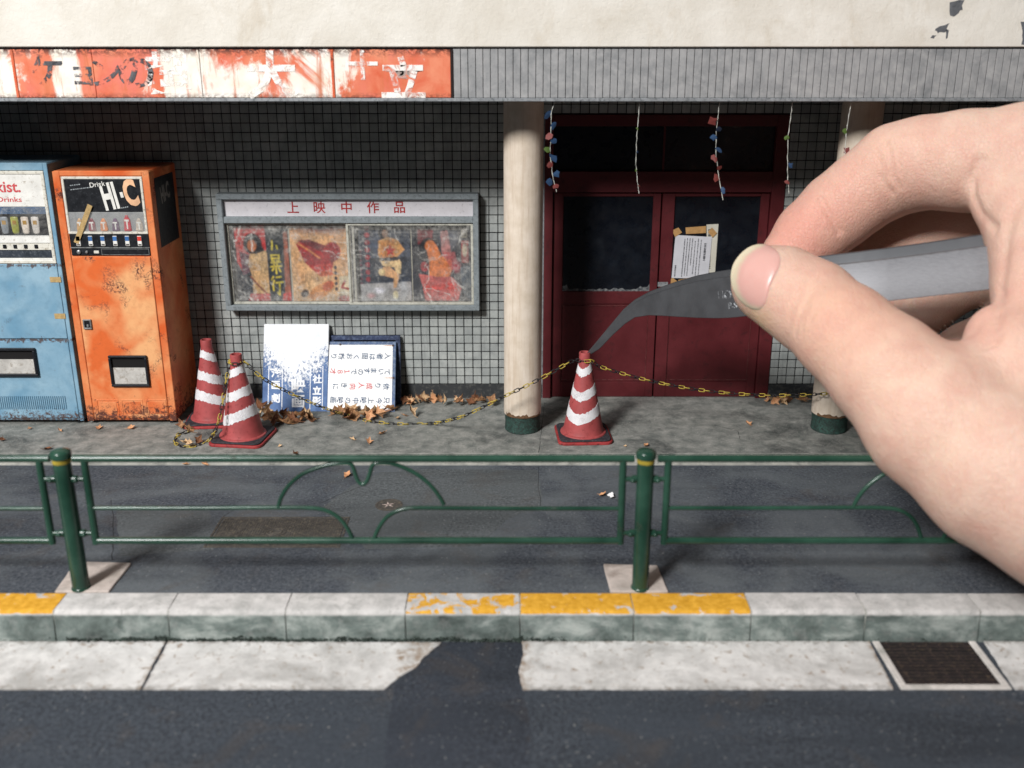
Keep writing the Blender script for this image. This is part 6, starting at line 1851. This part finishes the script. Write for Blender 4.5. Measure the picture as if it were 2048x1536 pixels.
# skin colour: blood shows at tips and joints, pale where pressed
tipT, tipI = at_d(1520, 560, 228), at_d(1600, 480, 250)
def near_to(c, r): return np.exp(-(((V - c) ** 2).sum(1)) / (r * r))[:, None]
C = np.tile(np.array(rgb(220, 186, 168)[:3]), (len(V), 1))
red = np.array(rgb(218, 142, 126)[:3]); pale = np.array(rgb(234, 198, 176)[:3]); yel = np.array(rgb(226, 196, 150)[:3])
def blend(C, w_, c): return C * (1 - w_) + c * w_
C = blend(C, near_to(tipI, 13) * 0.75, red)
C = blend(C, near_to(at_d(1690, 640, 212), 15) * 0.45, np.array(rgb(226, 164, 132)[:3]))
C = blend(C, near_to(at_d(1740, 400, 244), 16) * 0.35, np.array(rgb(222, 158, 138)[:3]))
C = blend(C, near_to(at_d(1985, 640, 208), 12) * 0.5, np.array(rgb(228, 168, 152)[:3]))
C = blend(C, near_to(at_d(1880, 780, 195), 18) * 0.4, pale)
C = blend(C, near_to(at_d(1525, 640, 230), 5.0) * 0.7, yel)
rg = np.random.default_rng(3)
ca = me.color_attributes.new('skin', 'FLOAT_COLOR', 'POINT')
ca.data.foreach_set('color', np.hstack([C, np.ones((len(V), 1))]).ravel())
MS = Mat('skin', rough=0.5, spec=0.35)
mott = MS.ramp(MS.noise(0.16, 5, 0.6, 0.4), [(0.38, 0.0), (0.68, 0.5)])
col = MS.mix(mott, MS.attr('skin'), rgb(208, 154, 138))
col = MS.mix(MS.ramp(MS.noise(0.09, 4, 0.6, 0.4, off=(4, 2, 2)), [(0.5, 0), (0.8, 0.35)]), col, rgb(226, 194, 170))
MS.base(col)
MS.b.inputs['Subsurface Weight'].default_value = 0.35
MS.b.inputs['Subsurface Radius'].default_value = (1.0, 0.35, 0.2)
MS.b.inputs['Subsurface Scale'].default_value = 0.0022
vo = MS.t.nodes.new('ShaderNodeTexVoronoi'); vo.feature = 'DISTANCE_TO_EDGE'; vo.inputs['Scale'].default_value = 1.15
wp = MS.t.nodes.new('ShaderNodeVectorMath'); wp.operation = 'ADD'
nz_ = MS.t.nodes.new('ShaderNodeTexNoise'); nz_.inputs['Scale'].default_value = 0.8
MS.t.links.new(MS.P, nz_.inputs['Vector']); MS.t.links.new(MS.P, wp.inputs[0]); MS.t.links.new(nz_.outputs['Color'], wp.inputs[1]); MS.t.links.new(wp.outputs[0], vo.inputs['Vector'])
fine = MS.mth('MINIMUM', MS.mth('MULTIPLY', vo.outputs['Distance'], 3.5), 0.45)
MS.bump(MS.mth('ADD', fine, MS.mth('MULTIPLY', MS.noise(0.35, 6, 0.7), 2.2)), 0.2, 0.75)
me.materials.append(MS.m)
me.polygons.foreach_set('use_smooth', [True] * len(me.polygons))
hand = bpy.data.objects.new('hand', me); COL.objects.link(hand)
hand.location = Vector(tuple(base_h * U)); ORG[hand.name] = tuple(base_h)
tag(hand, 'bare right hand pinching the tweezers between thumb and index finger', 'hand')

# thumb nail: plate laid on the pressed tip, free edge pale
def inpoly(x, y, poly):
    c = False
    for i in range(len(poly)):
        x0, y0 = poly[i]; x1, y1 = poly[(i + 1) % len(poly)]
        if (y0 > y) != (y1 > y) and x < (x1 - x0) * (y - y0) / (y1 - y0) + x0: c = not c
    return c
# polar sheet about the nail's middle, following its outline
cn = np.array([1512.0, 555.0]); rings_, spokes = 20, 96
ol = np.array(dens(NAIL + [NAIL[0]], 8)[:-1]); an = np.arctan2(ol[:, 1] - cn[1], ol[:, 0] - cn[0]); rd = np.hypot(ol[:, 0] - cn[0], ol[:, 1] - cn[1])
o_ = np.argsort(an); an, rd = an[o_], rd[o_]
th = np.linspace(-math.pi, math.pi, spokes, endpoint=False)
rr_ = np.interp(th, np.r_[an - 2 * math.pi, an, an + 2 * math.pi], np.r_[rd, rd, rd])
px, lift_, free = [tuple(cn)], [0.62], [0.0]
BED = [(1514, 501), (1498, 513), (1483, 537), (1478, 563), (1483, 586), (1498, 605), (1516, 615), (1540, 622), (1580, 600), (1590, 500), (1540, 485)]
for k in range(1, rings_ + 1):
    f = k / rings_
    for t, r in zip(th, rr_):
        p = (cn[0] + f * r * math.cos(t), cn[1] + f * r * math.sin(t))
        px.append(p)
        edge = (1 - f ** 6)
        lift_.append(0.16 + 0.5 * edge if f < 1 else -0.05)
        free.append(sum(0.0 if inpoly(p[0] + a_, p[1] + b__, BED) else 1.0 for a_ in (-3, 0, 3) for b__ in (-3, 0, 3)) / 9)
S = march(px, fld=lambda q: group(q, THUMB, 3.0), far=232.5)
T_ = S[1:].reshape(rings_, spokes, 3)
for _ in range(14):
    A_ = T_.copy()
    A_[1:-1] = (T_[:-2] + T_[2:] + np.roll(T_, 1, 1)[1:-1] + np.roll(T_, -1, 1)[1:-1]) / 4
    A_[-1] = (T_[-1] * 2 + np.roll(T_, 1, 1)[-1] + np.roll(T_, -1, 1)[-1]) / 4
    T_ = A_
S[1:] = T_.reshape(-1, 3); S[0] = T_[0].mean(0)
G = grad(S)
S = S + G * np.array(lift_)[:, None]
fs = [(0, 1 + i, 1 + (i + 1) % spokes) for i in range(spokes)]
for k in range(rings_ - 1):
    a, b_ = 1 + k * spokes, 1 + (k + 1) * spokes
    fs += [(a + i, b_ + i, b_ + (i + 1) % spokes, a + (i + 1) % spokes) for i in range(spokes)]
nm = bpy.data.meshes.new('nail')
nm.from_pydata([tuple(p) for p in (S - base_h) * U], [], fs)
bmn = bmesh.new(); bmn.from_mesh(nm); bmesh.ops.recalc_face_normals(bmn, faces=bmn.faces)
if sum((f.normal.y for f in bmn.faces)) > 0: bmesh.ops.reverse_faces(bmn, faces=bmn.faces)
bmn.to_mesh(nm); bmn.free()
fr_ = np.array(free)[:, None]
nc = np.array(rgb(214, 166, 156)[:3]) * (1 - fr_) + np.array(rgb(208, 194, 168)[:3]) * fr_
at = nm.color_attributes.new('skin', 'FLOAT_COLOR', 'POINT')
at.data.foreach_set('color', np.hstack([nc, np.ones((len(nc), 1))]).ravel())
MN = Mat('nail_plate', rough=0.32, spec=0.5)
MN.base(MN.attr('skin')); MN.b.inputs['Subsurface Weight'].default_value = 0.2
MN.b.inputs['Subsurface Radius'].default_value = (1, 0.5, 0.4); MN.b.inputs['Subsurface Scale'].default_value = 0.0012
MN.bump(MN.noise(0.5, 3), 0.05, 0.4)
nm.materials.append(MN.m)
nm.polygons.foreach_set('use_smooth', [True] * len(nm.polygons))
nail = bpy.data.objects.new('thumbnail', nm); COL.objects.link(nail); nail.parent = hand
nail['label'] = 'pink thumbnail with pale free edge'
